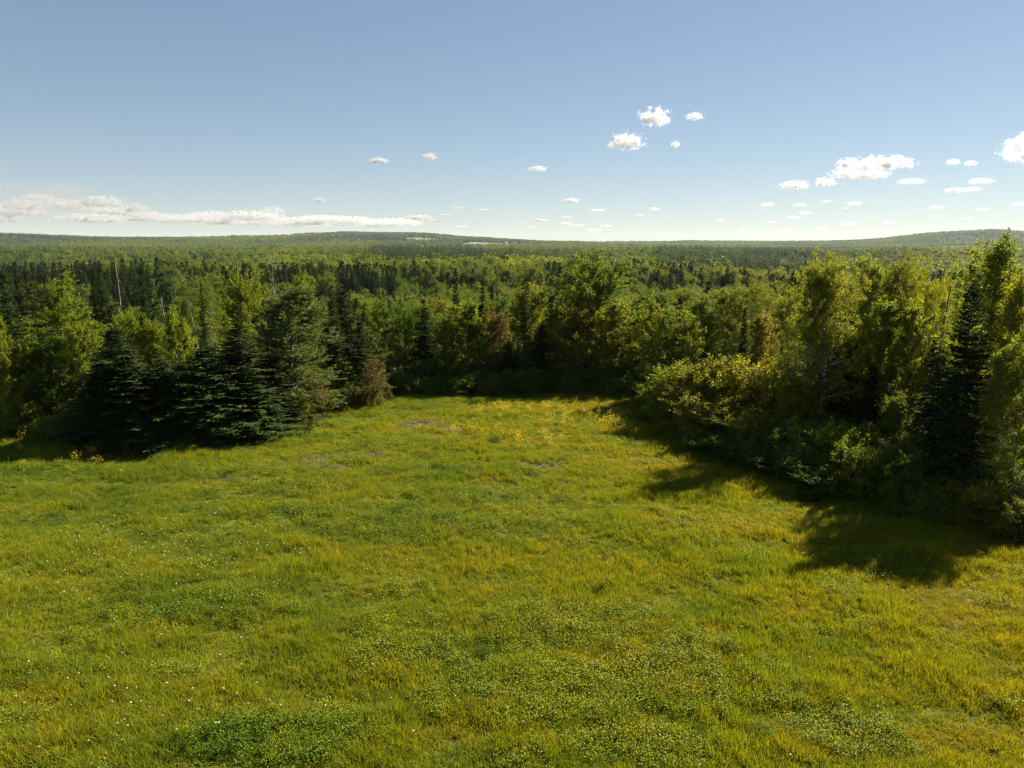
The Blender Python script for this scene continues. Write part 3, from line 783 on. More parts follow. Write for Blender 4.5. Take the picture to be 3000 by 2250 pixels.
# ------------------------------------------------------------------ the nearest forest trees, one by one
HX = np.array([p[0] for p in placed]); HY = np.array([p[1] for p in placed])
HA = np.arctan2(HX, HY)
STOP = set('above behind in beside below cut at of first next under beyond rising between before with showing skirting inside over leaning tucked nearest standing touching amid on just from closing joining bulging where mostly and straight'.split())
def head(lab):
    w = []
    for q in lab.replace(',', ' ,').split():
        if q in STOP or q == ',': break
        w.append(q)
    return ' '.join(w)
HEADS = [head(h[6]) for h in HERO]
HEADS = [h if HEADS.count(h) == 1 and 2 <= len(h.split()) <= 6 else None for h in HEADS]
cnt = {}
tries = 0
mid_xy = []
while sum(cnt.values()) < 270 and tries < 20000:
    tries += 1
    r_ = math.sqrt(random.uniform(46 ** 2, 108 ** 2)); a_ = random.uniform(-41, 40)
    x, y = r_ * math.sin(math.radians(a_)), r_ * math.cos(math.radians(a_))
    d = float(field_dist(np.array([x]), np.array([y]))[0])
    if d > -4.5: continue
    if np.min(np.hypot(HX - x, HY - y)) < 2.3: continue
    if mid_xy and min(math.hypot(x - a, y - b) for a, b in mid_xy) < 3.0: continue
    n_ = float(fbm(np.array([x / 22]), np.array([y / 22]), 77)[0]) + random.uniform(-.12, .12)
    z0 = float(terrain(np.array([x]), np.array([y]))[0])
    cap = 11 - (.066 if a_ < 6 else .047) * r_ + random.uniform(-1.4, .3)      # crowns stay below the edge trees' skyline
    if n_ < .485:
        k_, H_, t_ = 'spruce', random.uniform(6, 10.5), random.uniform(.04, .2)
    elif n_ < .60:
        k_, H_, t_ = 'leafy', random.uniform(6, 9.5), random.uniform(.60, .82)
    else:
        k_, H_, t_ = 'birch', random.uniform(6.5, 9.5), random.uniform(.64, .83)
    if random.random() < .04 and k_ != 'spruce': t_ = random.uniform(.93, 1)
    zt = min(z0 + H_, cap)
    if zt - z0 < 4.2: zt = z0 + random.uniform(4.2, 5.5)
    w = (zt - z0) * (random.uniform(.30, .42) if k_ == 'spruce' else random.uniform(.46, .66))
    look = ('almost black' if t_ < .09 else 'dark green' if t_ < .15 else 'lighter green' if t_ < .3 else 'mid green' if t_ < .70 else 'fresh green' if t_ < .79 else 'yellow green' if t_ < .9 else 'russet')
    hgt_ = 'low' if zt - z0 < 5.5 else 'tall' if zt - z0 > 7.5 else 'medium high'
    dep = 'close behind' if r_ < 62 else 'some rows behind' if r_ < 82 else 'far behind'
    hi = np.argsort(np.abs(HA - math.radians(a_)))
    zone = next(HEADS[i] for i in hi if HEADS[i])
    dep = dep.replace('close behind', 'just behind')
    lab = '%s %s %s %s the %s' % (hgt_, look, {'spruce': 'spruce', 'leafy': 'leafy tree', 'birch': 'young birch'}[k_], dep, zone)
    plant(k_, x, y, zt, w, t_, lab, 'forest trees behind the meadow edge')
    mid_xy.append((x, y)); cnt[k_] = cnt.get(k_, 0) + 1

# ------------------------------------------------------------------ scattered cover (grass, far forest): one object each
def proto_collection(name, meshes):
    c = bpy.data.collections.new(name)
    for i, mh in enumerate(meshes):
        o = bpy.data.objects.new('%s_pattern_%03d' % (name, i), mh)
        c.objects.link(o)
    return c

def scatter(name, P, rot, scl, idx_, tint, coll, **props):
    me = bpy.data.meshes.new(name)
    n = len(P)
    me.vertices.add(n); me.vertices.foreach_set('co', np.asarray(P, np.float32).ravel())
    def at_(nm, typ, dom, key, arr):
        a = me.attributes.new(nm, typ, dom); a.data.foreach_set(key, arr)
    at_('turn', 'FLOAT_VECTOR', 'POINT', 'vector', np.asarray(rot, np.float32).ravel())
    at_('size', 'FLOAT_VECTOR', 'POINT', 'vector', np.asarray(scl, np.float32).ravel())
    at_('pick', 'INT', 'POINT', 'value', np.asarray(idx_, np.int32))
    at_('tint', 'FLOAT', 'POINT', 'value', np.asarray(tint, np.float32))
    o = link(name, me, **props)
    ng = bpy.data.node_groups.new(name, 'GeometryNodeTree')
    ng.interface.new_socket('Geometry', in_out='INPUT', socket_type='NodeSocketGeometry')
    ng.interface.new_socket('Geometry', in_out='OUTPUT', socket_type='NodeSocketGeometry')
    gi, go = ng.nodes.new('NodeGroupInput'), ng.nodes.new('NodeGroupOutput')
    ci = ng.nodes.new('GeometryNodeCollectionInfo'); ci.inputs['Collection'].default_value = coll
    ci.inputs['Separate Children'].default_value = True; ci.inputs['Reset Children'].default_value = True
    ip = ng.nodes.new('GeometryNodeInstanceOnPoints'); ip.inputs['Pick Instance'].default_value = True
    def na(nm, typ):
        q = ng.nodes.new('GeometryNodeInputNamedAttribute'); q.data_type = typ; q.inputs[0].default_value = nm
        return q.outputs[0]
    L = ng.links.new
    L(gi.outputs[0], ip.inputs['Points']); L(ci.outputs[0], ip.inputs['Instance'])
    L(na('pick', 'INT'), ip.inputs['Instance Index'])
    e = ng.nodes.new('FunctionNodeEulerToRotation'); L(na('turn', 'FLOAT_VECTOR'), e.inputs[0]); L(e.outputs[0], ip.inputs['Rotation'])
    L(na('size', 'FLOAT_VECTOR'), ip.inputs['Scale'])
    L(ip.outputs[0], go.inputs[0])
    md = o.modifiers.new('scatter', 'NODES'); md.node_group = ng
    return o

# ---- far forest
def small_leafy(seed, H=9., R=2.4, n=420, size=.62):
    r = np.random.default_rng(seed)
    g = Geo()
    g.tube(np.array([[0, 0, -.5], [.1, 0, H * .5], [.05, .1, H * .8]]), [.14, .1, .04], 4, 0)
    lob = [(np.array([r.normal(0, .45) * R * .6, r.normal(0, .45) * R * .6, H * r.uniform(.42, .86)]), R * r.uniform(.35, .62)) for _ in range(11)]
    C = []
    for i in range(n):
        c, rr = lob[i % 11]; d = unit(r.normal(0, 1, 3) + np.array([0, 0, .25])); C.append(c + d * rr * r.uniform(.72, 1.08) * np.array([1, 1, 1.1]))
    C = np.array(C); Nn = unit(r.normal(0, .6, (n, 3)) + np.array([0, 0, .7]) + unit(C - np.array([0, 0, H * .55])) * .6)
    S = size * r.uniform(.6, 1.3, n)
    g.quads(leaf_quads(C, r.normal(0, 1, (n, 3)), Nn, S, S * .8), 1, r.random(n))
    return g.build('distant_leafy_tree', [M_bark, M_fleaf])
def small_spruce(seed, H=11., R=1.5, n=26):
    r = np.random.default_rng(seed)
    g = Geo()
    g.tube(np.array([[0, 0, -.5], [0, 0, H * .9]]), [.13, .03], 4, 0)
    Q = []
    for i in range(n):
        t = i / n; h = .6 + (H - .9) * t; L = R * (1 - t) ** .85 * r.uniform(.8, 1.15) + .12
        for b in range(7 if t < .7 else 5):
            az = r.random() * 6.28; d = np.array([math.cos(az), math.sin(az), -.25 + .5 * t]); s = np.array([-math.sin(az), math.cos(az), 0]) * L * .26
            p0 = np.array([0, 0, h + .1]); p1 = p0 + d * L * .6 + np.array([0, 0, -.05]); p2 = p0 + d * L
            Q.append([p0, p1 - s, p2, p1 + s])
    g.quads(np.array(Q), 1, r.random(len(Q)))
    return g.build('distant_spruce_tree', [M_dark_bark, M_fneedle])
near_leaf = [k.whole for k in K['leafy'] + K['birch']]
near_con = [k.whole for k in K['spruce']]
far_leaf = [small_leafy(800 + i, 9, (2.6, 2.2, 3.0, 2.4)[i]) for i in range(4)]
far_con = [small_spruce(820 + i, 9.6, (2.3, 1.9, 2.6)[i]) for i in range(3)]
protos = near_leaf + near_con + far_leaf + far_con
i_nl, i_nc, i_fl, i_fc = 0, len(near_leaf), len(near_leaf) + len(near_con), len(near_leaf) + len(near_con) + len(far_leaf)
forest_coll = proto_collection('forest', protos)

def forest_points():
    th0, th1 = math.radians(-43), math.radians(43)
    R0_, R1_ = 96., 7200.
    r1 = np.sqrt(rng.uniform(R0_ ** 2, 320 ** 2, 7500)); r2 = 320 * np.exp(rng.random(12000) * 0) * 1.0
    # beyond 320 m the spacing grows with distance
    n2 = 150000
    u = rng.random(n2); pw = .85
    r2 = (320 ** pw + u * (R1_ ** pw - 320 ** pw)) ** (1 / pw)
    r_ = np.concatenate([r1, r2]); th = rng.uniform(th0, th1, len(r_))
    x, y = r_ * np.sin(th), r_ * np.cos(th)
    ok = (field_dist(x, y) < -3) & ~in_clear(x, y)
    if mid_xy:
        near = r_ < 112
        A = np.array(mid_xy)
        for i in np.where(near)[0]:
            if np.min(np.hypot(A[:, 0] - x[i], A[:, 1] - y[i])) < 2.6: ok[i] = False
    return x[ok], y[ok], r_[ok]
fx, fy, fr = forest_points()
n = len(fx)
az = np.degrees(np.arctan2(fx, fy))
fz = np.clip(fr / 500, 1, 6)
typ = .5 * fbm(fx / 70 / fz, fy / 70 / fz, 50) + .5 * fbm(fx / 260 / fz, fy / 150 / fz, 51) + rng.normal(0, .075, n)
typ = .5 + (typ - .5) * 1.25
fq = fr + 190 * (fbm(fx / 55, fy / 55, 66) - .5)
typ = np.where((fq < 225) & (az < 20), typ + .09, typ)          # the young pale stand just below the meadow
typ = np.where((fq > 260) & (fq < 420), typ + .015, typ)
con = typ < np.where(fr > 1800, .46, np.where(fr > 500, .515, .49))
nearp = fr < 330
pick = np.where(nearp, np.where(con, i_nc + rng.integers(0, len(near_con), n), i_nl + rng.integers(0, len(near_leaf), n)),
                np.where(con, i_fc + rng.integers(0, 3, n), i_fl + rng.integers(0, 4, n)))
stand = .55 + .9 * fbm(fx / 130 / np.sqrt(fz), fy / 130 / np.sqrt(fz), 60)
s = stand * rng.uniform(.65, 1.25, n) * np.where(con & (fr < 1500), 1.2, 1.) * np.where(fq < 225, .72 + .1 * (az > 18), 1.12) * np.clip(fr / 420, 1, 30) ** .22
tint = np.where(con, rng.uniform(.02, .24, n), np.clip(.56 + .40 * fbm(fx / 60 / fz, fy / 60 / fz, 62) + rng.normal(0, .07, n), .55, .90))
odd = rng.random(n)
tint = np.where(~con & (odd < .014), rng.uniform(.92, .97, n), tint)
sc3 = np.stack([s * rng.uniform(1.0, 1.4, n)] * 2 + [s], -1)
scatter('forest', np.stack([fx, fy, terrain(fx, fy) - .1], -1), np.stack([np.zeros(n), np.zeros(n), rng.uniform(0, 6.28, n)], -1), sc3, pick, tint, forest_coll,
        kind='stuff', label='endless mixed forest of spruces and leafy trees rolling to the hills')

# ---- undergrowth at the feet of the edge trees
ux, uy = rng.uniform(-40, 30, 30000), rng.uniform(16, 66, 30000)
d = field_dist(ux, uy)
keep = (d < .1) & (d > -9) & (rng.random(len(ux)) < .32) & (np.abs(ux) < .80 * uy + 3)
ux, uy = ux[keep], uy[keep]; n = len(ux)
und = [k.whole for k in K['shrub']]
ucoll = proto_collection('undergrowth', und)
s = rng.uniform(.22, .5, n) * (1 + .5 * (d[keep] < -2))
scatter('undergrowth', np.stack([ux, uy, terrain(ux, uy) - .1], -1), np.stack([np.zeros(n)] * 2 + [rng.uniform(0, 6.28, n)], -1), np.stack([s, s, s * .9], -1), rng.integers(0, len(und), n),
        np.where(rng.random(n) < .25, rng.uniform(.72, .88, n), rng.uniform(.40, .7, n)), ucoll, kind='stuff', label='tangled undergrowth below the edge trees')

# ---- meadow plants
def blade_quads(r, n, rad, h0, h1, w, splay):
    Q = []
    for i in range(n):
        a = r.random() * 6.28; rr = rad * math.sqrt(r.random()); p = np.array([rr * math.cos(a), rr * math.sin(a), -.01])
        b = r.random() * 6.28; h = r.uniform(h0, h1); s = np.array([math.cos(b), math.sin(b), 0]) * w * .5
        ln = np.array([r.normal(0, splay), r.normal(0, splay), 0]) * h
        m1 = p + np.array([0, 0, h * .55]) + ln * .35; m2 = p + np.array([0, 0, h * r.uniform(.82, 1)]) + ln
        Q.append([p - s, p + s, m1 + s * .8, m1 - s * .8]); Q.append([m1 - s * .8, m1 + s * .8, m2 + s * .12, m2 - s * .12])
    return np.array(Q)
def plant_mat(name, kind):
    m, nt, out = mat_new(name)
    r = N(nt, 'ShaderNodeAttribute', attribute_name='rnd').outputs['Fac']
    oi = N(nt, 'ShaderNodeObjectInfo').outputs['Random']
    c = meadow_colour(nt)
    if kind == 'clover':
        c = mixc(nt, .5, c, (.15, .19, .012))
    if kind == 'dark':
        c = mixc(nt, .55, c, (.06, .125, .016))
    rr = mth(nt, 'ADD', mth(nt, 'MULTIPLY', r, .6), mth(nt, 'MULTIPLY', oi, .4))
    c = mixc(nt, rr, mixc(nt, 1.0, c, (.36, .46, .7), 'MULTIPLY'), mixc(nt, 1.0, c, (1.65, 1.42, 1.1), 'MULTIPLY'))  # random tone, range widened to put lit and shaded blades into the colour
    dry = mth(nt, 'GREATER_THAN', r, .93)
    c = mixc(nt, dry, c, (.20, .13, .035)) if kind == 'grass' else c
    leaf_shader(nt, out, c, .45, .6, .10, (1.3, 1.12, .4))
    return m
M_grass, M_clover, M_weed = plant_mat('meadow_grass', 'grass'), plant_mat('clover_leaves', 'clover'), plant_mat('weed_leaves', 'dark')
def flat_mat(name, c, trans=.3):
    m, nt, out = mat_new(name); leaf_shader(nt, out, N(nt, 'ShaderNodeRGB').outputs[0], trans); nt.nodes['RGB'].outputs[0].default_value = (*c, 1); return m
M_yellow = flat_mat('yellow_petals', (.60, .40, .012))
M_white = flat_mat('seed_head', (.62, .58, .48), .5)
M_straw = flat_mat('dry_straw', (.15, .105, .06), .2)

rg = np.random.default_rng(5)
tufts = []
for i in range(6):
    g = Geo(); g.quads(blade_quads(rg, 20, .10, .10, .32, .012, .32)); tufts.append(g.build('grass_tuft', [M_grass]))
for i in range(2):
    g = Geo(); g.quads(blade_quads(rg, 14, .09, .24, .46, .011, .36)); tufts.append(g.build('tall_grass_tuft', [M_grass]))
def clover_geo(r, n, rad, h, size, mat):
    a = r.random(n) * 6.28; rr = rad * np.sqrt(r.random(n))
    C = np.stack([rr * np.cos(a), rr * np.sin(a), h * r.uniform(.3, 1, n)], -1)
    g = Geo(); S = size * r.uniform(.7, 1.3, n)
    g.quads(leaf_quads(C, r.normal(0, 1, (n, 3)) * [1, 1, .4], unit(np.array([0, 0, 1]) + r.normal(0, .55, (n, 3))), S, S * .75))
    g.quads(blade_quads(r, 5, rad, h * .4, h, .01, .2))
    return g.build('clover_tuft', [mat])
clov = [clover_geo(rg, 46, .18, .24, .040, M_clover) for _ in range(4)]
weedy = [clover_geo(rg, 46, .18, .30, .045, M_weed) for _ in range(3)]

def field_pts(n, y0=10., y1=54.):
    # more plants near the camera: density falls with distance
    y = y0 + (y1 - y0) * rng.random(n) ** 1.0
    x = rng.uniform(-1, 1, n) * (y * .80 + 4)
    k = rng.random(n) < (y * .80 + 4) / (y1 * .80 + 4) * np.clip(26 / y, .45, 1.6)
    x, y = x[k], y[k]
    k = field_dist(x, y) > -.6 - .6 * rng.random(len(x))
    return x[k], y[k]
def rot_tilt(n, t=.12, lean=(0, 0)):
    return np.stack([rng.normal(lean[0], t, n), rng.normal(lean[1], t, n), rng.uniform(0, 6.28, n)], -1)
x, y = field_pts(300000)
soil = patch(SOIL, x, y, 31); clo = patch(CLOVER, x, y, 41)
k = (rng.random(len(x)) > soil * .55) & (rng.random(len(x)) > clo * .25)
x, y, soil = x[k], y[k], soil[k]; n = len(x)
hgt = (.22 + 1.9 * fbm(x / 1.6, y / 1.0, 70, 4) ** 1.6) * rng.uniform(.7, 1.3, n) * (1 - .4 * soil)
tall = (fbm(x / 3, y / 2, 72) + rng.normal(0, .06, n) > .70) | (field_dist(x, y) < .8)
pk = np.where(tall & (rng.random(n) < .55), rng.integers(6, 8, n), rng.integers(0, 6, n))
print('grass tufts', n)
scatter('grass', np.stack([x, y, terrain(x, y)], -1), rot_tilt(n), np.stack([rng.uniform(.9, 1.4, n)] * 2 + [hgt], -1), pk, rng.random(n), proto_collection('grass', tufts),
        kind='stuff', label='yellow green meadow grass in uneven tufts')
x, y = field_pts(260000)
clo = patch(CLOVER, x, y, 41); drk = patch(DARKG, x, y, 43); base = sstep(.60, .75, fbm(x / 1.7, y / 1.2, 75, 4)) * .35
soil = patch(SOIL, x, y, 31)
k = (rng.random(len(x)) < np.maximum(np.maximum(clo * .6, drk * .42), base)) & (rng.random(len(x)) > soil * .6)
x, y, drk = x[k], y[k], drk[k]; n = len(x)
pk = np.where(rng.random(n) < drk * .9 + .08, 4 + rng.integers(0, 3, n), rng.integers(0, 4, n))
s = rng.uniform(.7, 1.35, n)
print('leafy tufts', n)
scatter('ground_cover', np.stack([x, y, terrain(x, y)], -1), rot_tilt(n, .2), np.stack([s, s, s * rng.uniform(.7, 1.3, n)], -1), pk, rng.random(n), proto_collection('ground_cover', clov + weedy),
        kind='stuff', label='patches of broad leaved clover and darker weeds in the grass')
# yellow flowers on tall stalks
def flower_geo(r):
    g = Geo()
    st = blade_quads(r, 9, .14, .45, .75, .012, .16); g.quads(st, 0)
    tips = st[1::2].mean(1)[:, :] ; tips = st[1::2, 2:4].mean(1)
    C = np.concatenate([tips + r.normal(0, .035, (len(tips), 3)) for _ in range(4)])
    g.quads(leaf_quads(C, r.normal(0, 1, (len(C), 3)), unit(r.normal(0, .6, (len(C), 3)) + [0, 0, 1]), .042, .038), 1)
    return g.build('flower_stalk', [M_grass, M_yellow])
fl = [flower_geo(rg) for _ in range(4)]
x, y = rng.uniform(-30, 10, 60000), rng.uniform(32, 52, 60000)
fm = patch(FLOWER, x, y, 47)
edge = (field_dist(x, y) > .3) & (field_dist(x, y) < 5.5) & (x < -16)
k = (rng.random(len(x)) < np.where(edge, .02 * sstep(.4, .7, fbm(x, y, 48)), fm * .032)) & (field_dist(x, y) > .2)
x, y = x[k], y[k]; n = len(x)
s = rng.uniform(.6, 1.15, n)
scatter('yellow_flowers', np.stack([x, y, terrain(x, y)], -1), rot_tilt(n, .1), np.stack([s] * 3, -1), rng.integers(0, 4, n), rng.random(n), proto_collection('yellow_flowers', fl),
        kind='stuff', label='yellow wildflowers in drifts at the far side of the meadow')
# dandelion seed heads
g = Geo()
g.tube(np.array([[0, 0, 0], [.01, .0, .2], [.0, .01, .36]]), [.005, .004, .004], 4, 0)
d_ = unit(rg.normal(0, 1, (26, 3))); d_[:, 2] = np.abs(d_[:, 2]) * 1.0 - .25
C = np.array([0, .01, .375]) + d_ * .022
g.quads(leaf_quads(C, rg.normal(0, 1, (26, 3)), d_, .030, .030), 1)
dm = g.build('dandelion', [M_weed, M_white])
nd = 330
x = np.concatenate([rng.normal(-11.5, 2.6, 190), rng.uniform(-13, 12, 90), rng.normal(-8.5, 1.6, 50)]); y = np.concatenate([rng.normal(24.5, 2.6, 190), rng.uniform(13, 40, 90), rng.normal(15, 1.4, 50)])
k = field_dist(x, y) > .5
x, y = x[k], y[k]; n = len(x)
s = rng.uniform(.6, 1.0, n)
scatter('dandelions', np.stack([x, y, terrain(x, y)], -1), rot_tilt(n, .12), np.stack([s] * 3, -1), np.zeros(n), np.zeros(n), proto_collection('dandelions', [dm]),
        kind='stuff', label='white dandelion seed heads dotted over the grass')
# dry straw on the bare soil
g = Geo(); Q = []
for i in range(30):
    a = rg.random() * 3.14; p = np.array([rg.normal(0, .25), rg.normal(0, .25), .02 + .05 * rg.random()]); d = np.array([math.cos(a), math.sin(a), rg.normal(0, .12)]) * rg.uniform(.1, .32); s_ = np.array([-math.sin(a), math.cos(a), .3]) * .008
    Q.append([p - d - s_, p + d - s_, p + d + s_, p - d + s_])
g.quads(np.array(Q)); sm = g.build('straw', [M_straw])
x, y = rng.uniform(-18, 6, 9000), rng.uniform(30, 47, 9000)
k = rng.random(9000) < patch(SOIL, x, y, 31) * .07
x, y = x[k], y[k]; n = len(x)
scatter('dry_stalks', np.stack([x, y, terrain(x, y)], -1), rot_tilt(n, .1), np.ones((n, 3)), np.zeros(n), np.zeros(n), proto_collection('dry_stalks', [sm]),
        kind='stuff', label='pale dry stalks lying on the bare soil patches')

# single bushy weeds one can point at
wg_w, wg_c = leafy_tree(900, .75, .42, .04, .75, .5, 30, 5, 3, 8, .06, .012, 5, .4, .3, 0, .1, 1.1)
wk = Kind('weed', wg_w, wg_c, M_weed, M_leaf, M_fleaf, 1, 1)
for x, y, s, t, lab in [(5.84, 17.8, .95, .55, 'round leafy weed clump in the grass near the clover patch'), (-.7, 17.6, .75, .30, 'deep green weed clump at the near rim of the clover patch'),
                        (-2.5, 49.4, 1.2, .35, 'dark bushy weed by the far yellow flowers'), (4.9, 18.3, .7, .6, 'small pale weed clump just beside the round leafy one'),
                        (-1.0, 39.0, 1.1, .30, 'dark upright weed before the middle yellow flowers'), (5.7, 14.5, .8, .66, 'leafy weed at the lower picture rim'), (2.5, 15.2, .65, .3, 'small dark weed in the near clover')]:
    o = bpy.data.objects.new('weed_clump', None); col.objects.link(o)
    o.location = (x, y, float(terrain(np.array([x]), np.array([y]))[0])); o.scale = (s * .62, s * .62, s * .45); o.rotation_euler = (0, 0, x * 3)
    o['label'] = lab; o['category'] = 'weed'; o['group'] = 'weed clumps in the meadow'
    link('stem', wk.wood, o); c_ = link('leaves', wk.crown, o); c_.color = (*tint_rgb(.45 * t + .5), 1)

# ------------------------------------------------------------------ farmhouse beside the far field
m_wall, nt, out = mat_new('white_clapboard'); p = N(nt, 'ShaderNodeBsdfPrincipled', inp={'Base Color': (.5, .5, .49, 1), 'Roughness': .7}); nt.links.new(p.outputs[0], out.inputs[0])
m_roof, nt, out = mat_new('grey_roof'); p = N(nt, 'ShaderNodeBsdfPrincipled', inp={'Base Color': (.16, .17, .19, 1), 'Roughness': .6}); nt.links.new(p.outputs[0], out.inputs[0])
m_pane, nt, out = mat_new('window_glass'); p = N(nt, 'ShaderNodeBsdfPrincipled', inp={'Base Color': (.03, .035, .04, 1), 'Roughness': .1}); nt.links.new(p.outputs[0], out.inputs[0])
def box(a, b):
    (x0, y0, z0), (x1, y1, z1) = a, b
    v = [(x0, y0, z0), (x1, y0, z0), (x1, y1, z0), (x0, y1, z0), (x0, y0, z1), (x1, y0, z1), (x1, y1, z1), (x0, y1, z1)]
    return np.array([[v[i] for i in f] for f in ((0, 3, 2, 1), (4, 5, 6, 7), (0, 1, 5, 4), (1, 2, 6, 5), (2, 3, 7, 6), (3, 0, 4, 7))])
def farmhouse(x, y, rz, w, dp, h, label):
    o = bpy.data.objects.new('farmhouse', None); col.objects.link(o)
    o.location = (x, y, float(terrain(np.array([x]), np.array([y]))[0])); o.rotation_euler = (0, 0, rz)
    o['label'] = label; o['category'] = 'house'; o['group'] = 'farm buildings by the far field'
    g = Geo(); g.quads(box((-w / 2, -dp / 2, -2), (w / 2, dp / 2, h)))
    for s_ in (-1, 1):
        g.quads(np.array([[(s_ * w / 2, -dp / 2, h), (s_ * w / 2, dp / 2, h), (s_ * w / 2, .05, h + dp * .45), (s_ * w / 2, -.05, h + dp * .45)]]))
    link('wall', g.build('wall', [m_wall]), o)
    g = Geo()
    for s_ in (-1, 1):
        a = np.array([(-w / 2 - .5, s_ * (dp / 2 + .6), h - .5), (w / 2 + .5, s_ * (dp / 2 + .6), h - .5), (w / 2 + .5, 0, h + dp * .47), (-w / 2 - .5, 0, h + dp * .47)])
        g.quads(np.array([a, a + [0, 0, .3]]))
    link('roof', g.build('roof', [m_roof]), o)
    for i in range(4):
        g = Geo(); xx = -w / 2 + w * (i + .5) / 4; g.quads(box((xx - .6, -dp / 2 - .05, h * .35), (xx + .6, -dp / 2 + .02, h * .75))); link('window', g.build('window', [m_pane]), o)
for x, y, rz, w, dp, h, lab in [(-28, 3700, .3, 15, 9, 6, 'white farmhouse at the end of the distant field'), (10, 3720, -.5, 20, 11, 6, 'pale barn next to the white farmhouse by the distant field')]:
    farmhouse(x, y, rz, w, dp, h, lab)

# ------------------------------------------------------------------ clouds
m_cloud, nt, out = mat_new('cloud_vapour')
tc = N(nt, 'ShaderNodeTexCoord').outputs['Object']
oi = N(nt, 'ShaderNodeObjectInfo')
sc_ = N(nt, 'ShaderNodeSeparateColor', inp={0: oi.outputs['Color']})          # density, roughness of the outline, lumps
off = N(nt, 'ShaderNodeCombineXYZ', inp={0: mth(nt, 'MULTIPLY', oi.outputs['Random'], 40.0), 1: mth(nt, 'MULTIPLY', oi.outputs['Random'], 17.0), 2: 0.0}).outputs[0]
asp = N(nt, 'ShaderNodeAttribute', attribute_type='OBJECT', attribute_name='aspect').outputs['Vector']
sv = N(nt, 'ShaderNodeVectorMath', operation='MULTIPLY', inp={0: tc, 1: asp}).outputs[0]
pv = N(nt, 'ShaderNodeVectorMath', operation='ADD', inp={0: sv, 1: off}).outputs[0]
nz = N(nt, 'ShaderNodeTexNoise', inp={'Vector': pv, 'Scale': sc_.outputs[2], 'Detail': 6.0, 'Roughness': .68}).outputs[0]
ln = N(nt, 'ShaderNodeVectorMath', operation='LENGTH', inp={0: tc}).outputs['Value']
sz_ = N(nt, 'ShaderNodeSeparateXYZ', inp={0: tc}).outputs[2]
base_cut = mth(nt, 'MULTIPLY_ADD', sz_, 4.0, 2.6, clamp=True)
dd = mth(nt, 'SUBTRACT', mth(nt, 'MULTIPLY_ADD', nz, 11.0, -4.95), mth(nt, 'MULTIPLY', mth(nt, 'POWER', ln, 2.0), sc_.outputs[1]))
dd = mth(nt, 'MULTIPLY', mth(nt, 'MULTIPLY', dd, .9, clamp=True), base_cut)
dens = mth(nt, 'MULTIPLY', dd, sc_.outputs[0])
alb = N(nt, 'ShaderNodeAttribute', attribute_type='OBJECT', attribute_name='albedo').outputs['Fac']
vol = N(nt, 'ShaderNodeVolumePrincipled', inp={'Color': N(nt, 'ShaderNodeCombineColor', inp={0: alb, 1: alb, 2: alb}).outputs[0], 'Density': dens, 'Anisotropy': .55})
nt.links.new(vol.outputs[0], out.inputs['Volume'])
def ico_mesh():
    import bmesh
    bm = bmesh.new(); bmesh.ops.create_icosphere(bm, subdivisions=3, radius=1.0)
    me = bpy.data.meshes.new('cloud'); bm.to_mesh(me); bm.free(); me.materials.append(m_cloud); return me
cloud_me = ico_mesh()
def cloud(az, el, w, h, dist, label, depth=1.6, shape=1.3, lumps=1.6, thick=6.0, group=None):
    """az, el of the middle in degrees, width and height in degrees, distance in metres"""
    a, e = math.radians(az), math.radians(el)
    o = link('cloud', cloud_me, label=label, category='cloud', group=group or 'clouds in the evening sky')
    o.location = (dist * math.sin(a), dist * math.cos(a), 11 + dist * math.tan(e))
    sx, sz = dist * math.radians(w) / 2, dist * math.radians(h) / 2
    o.scale = (sx, max(sz * depth, sx * .6), sz)
    o.rotation_euler = (0, 0, -a)
    o['albedo'] = .63
    o['aspect'] = (1.0 * max(1, sx / sz) ** .8, 1.2, 1.0)
    o.color = (thick / (2 * sz), shape, lumps, 1)
    return o
PXD = 1 / 27.0      # about one photo pixel (at 2212 wide) in degrees
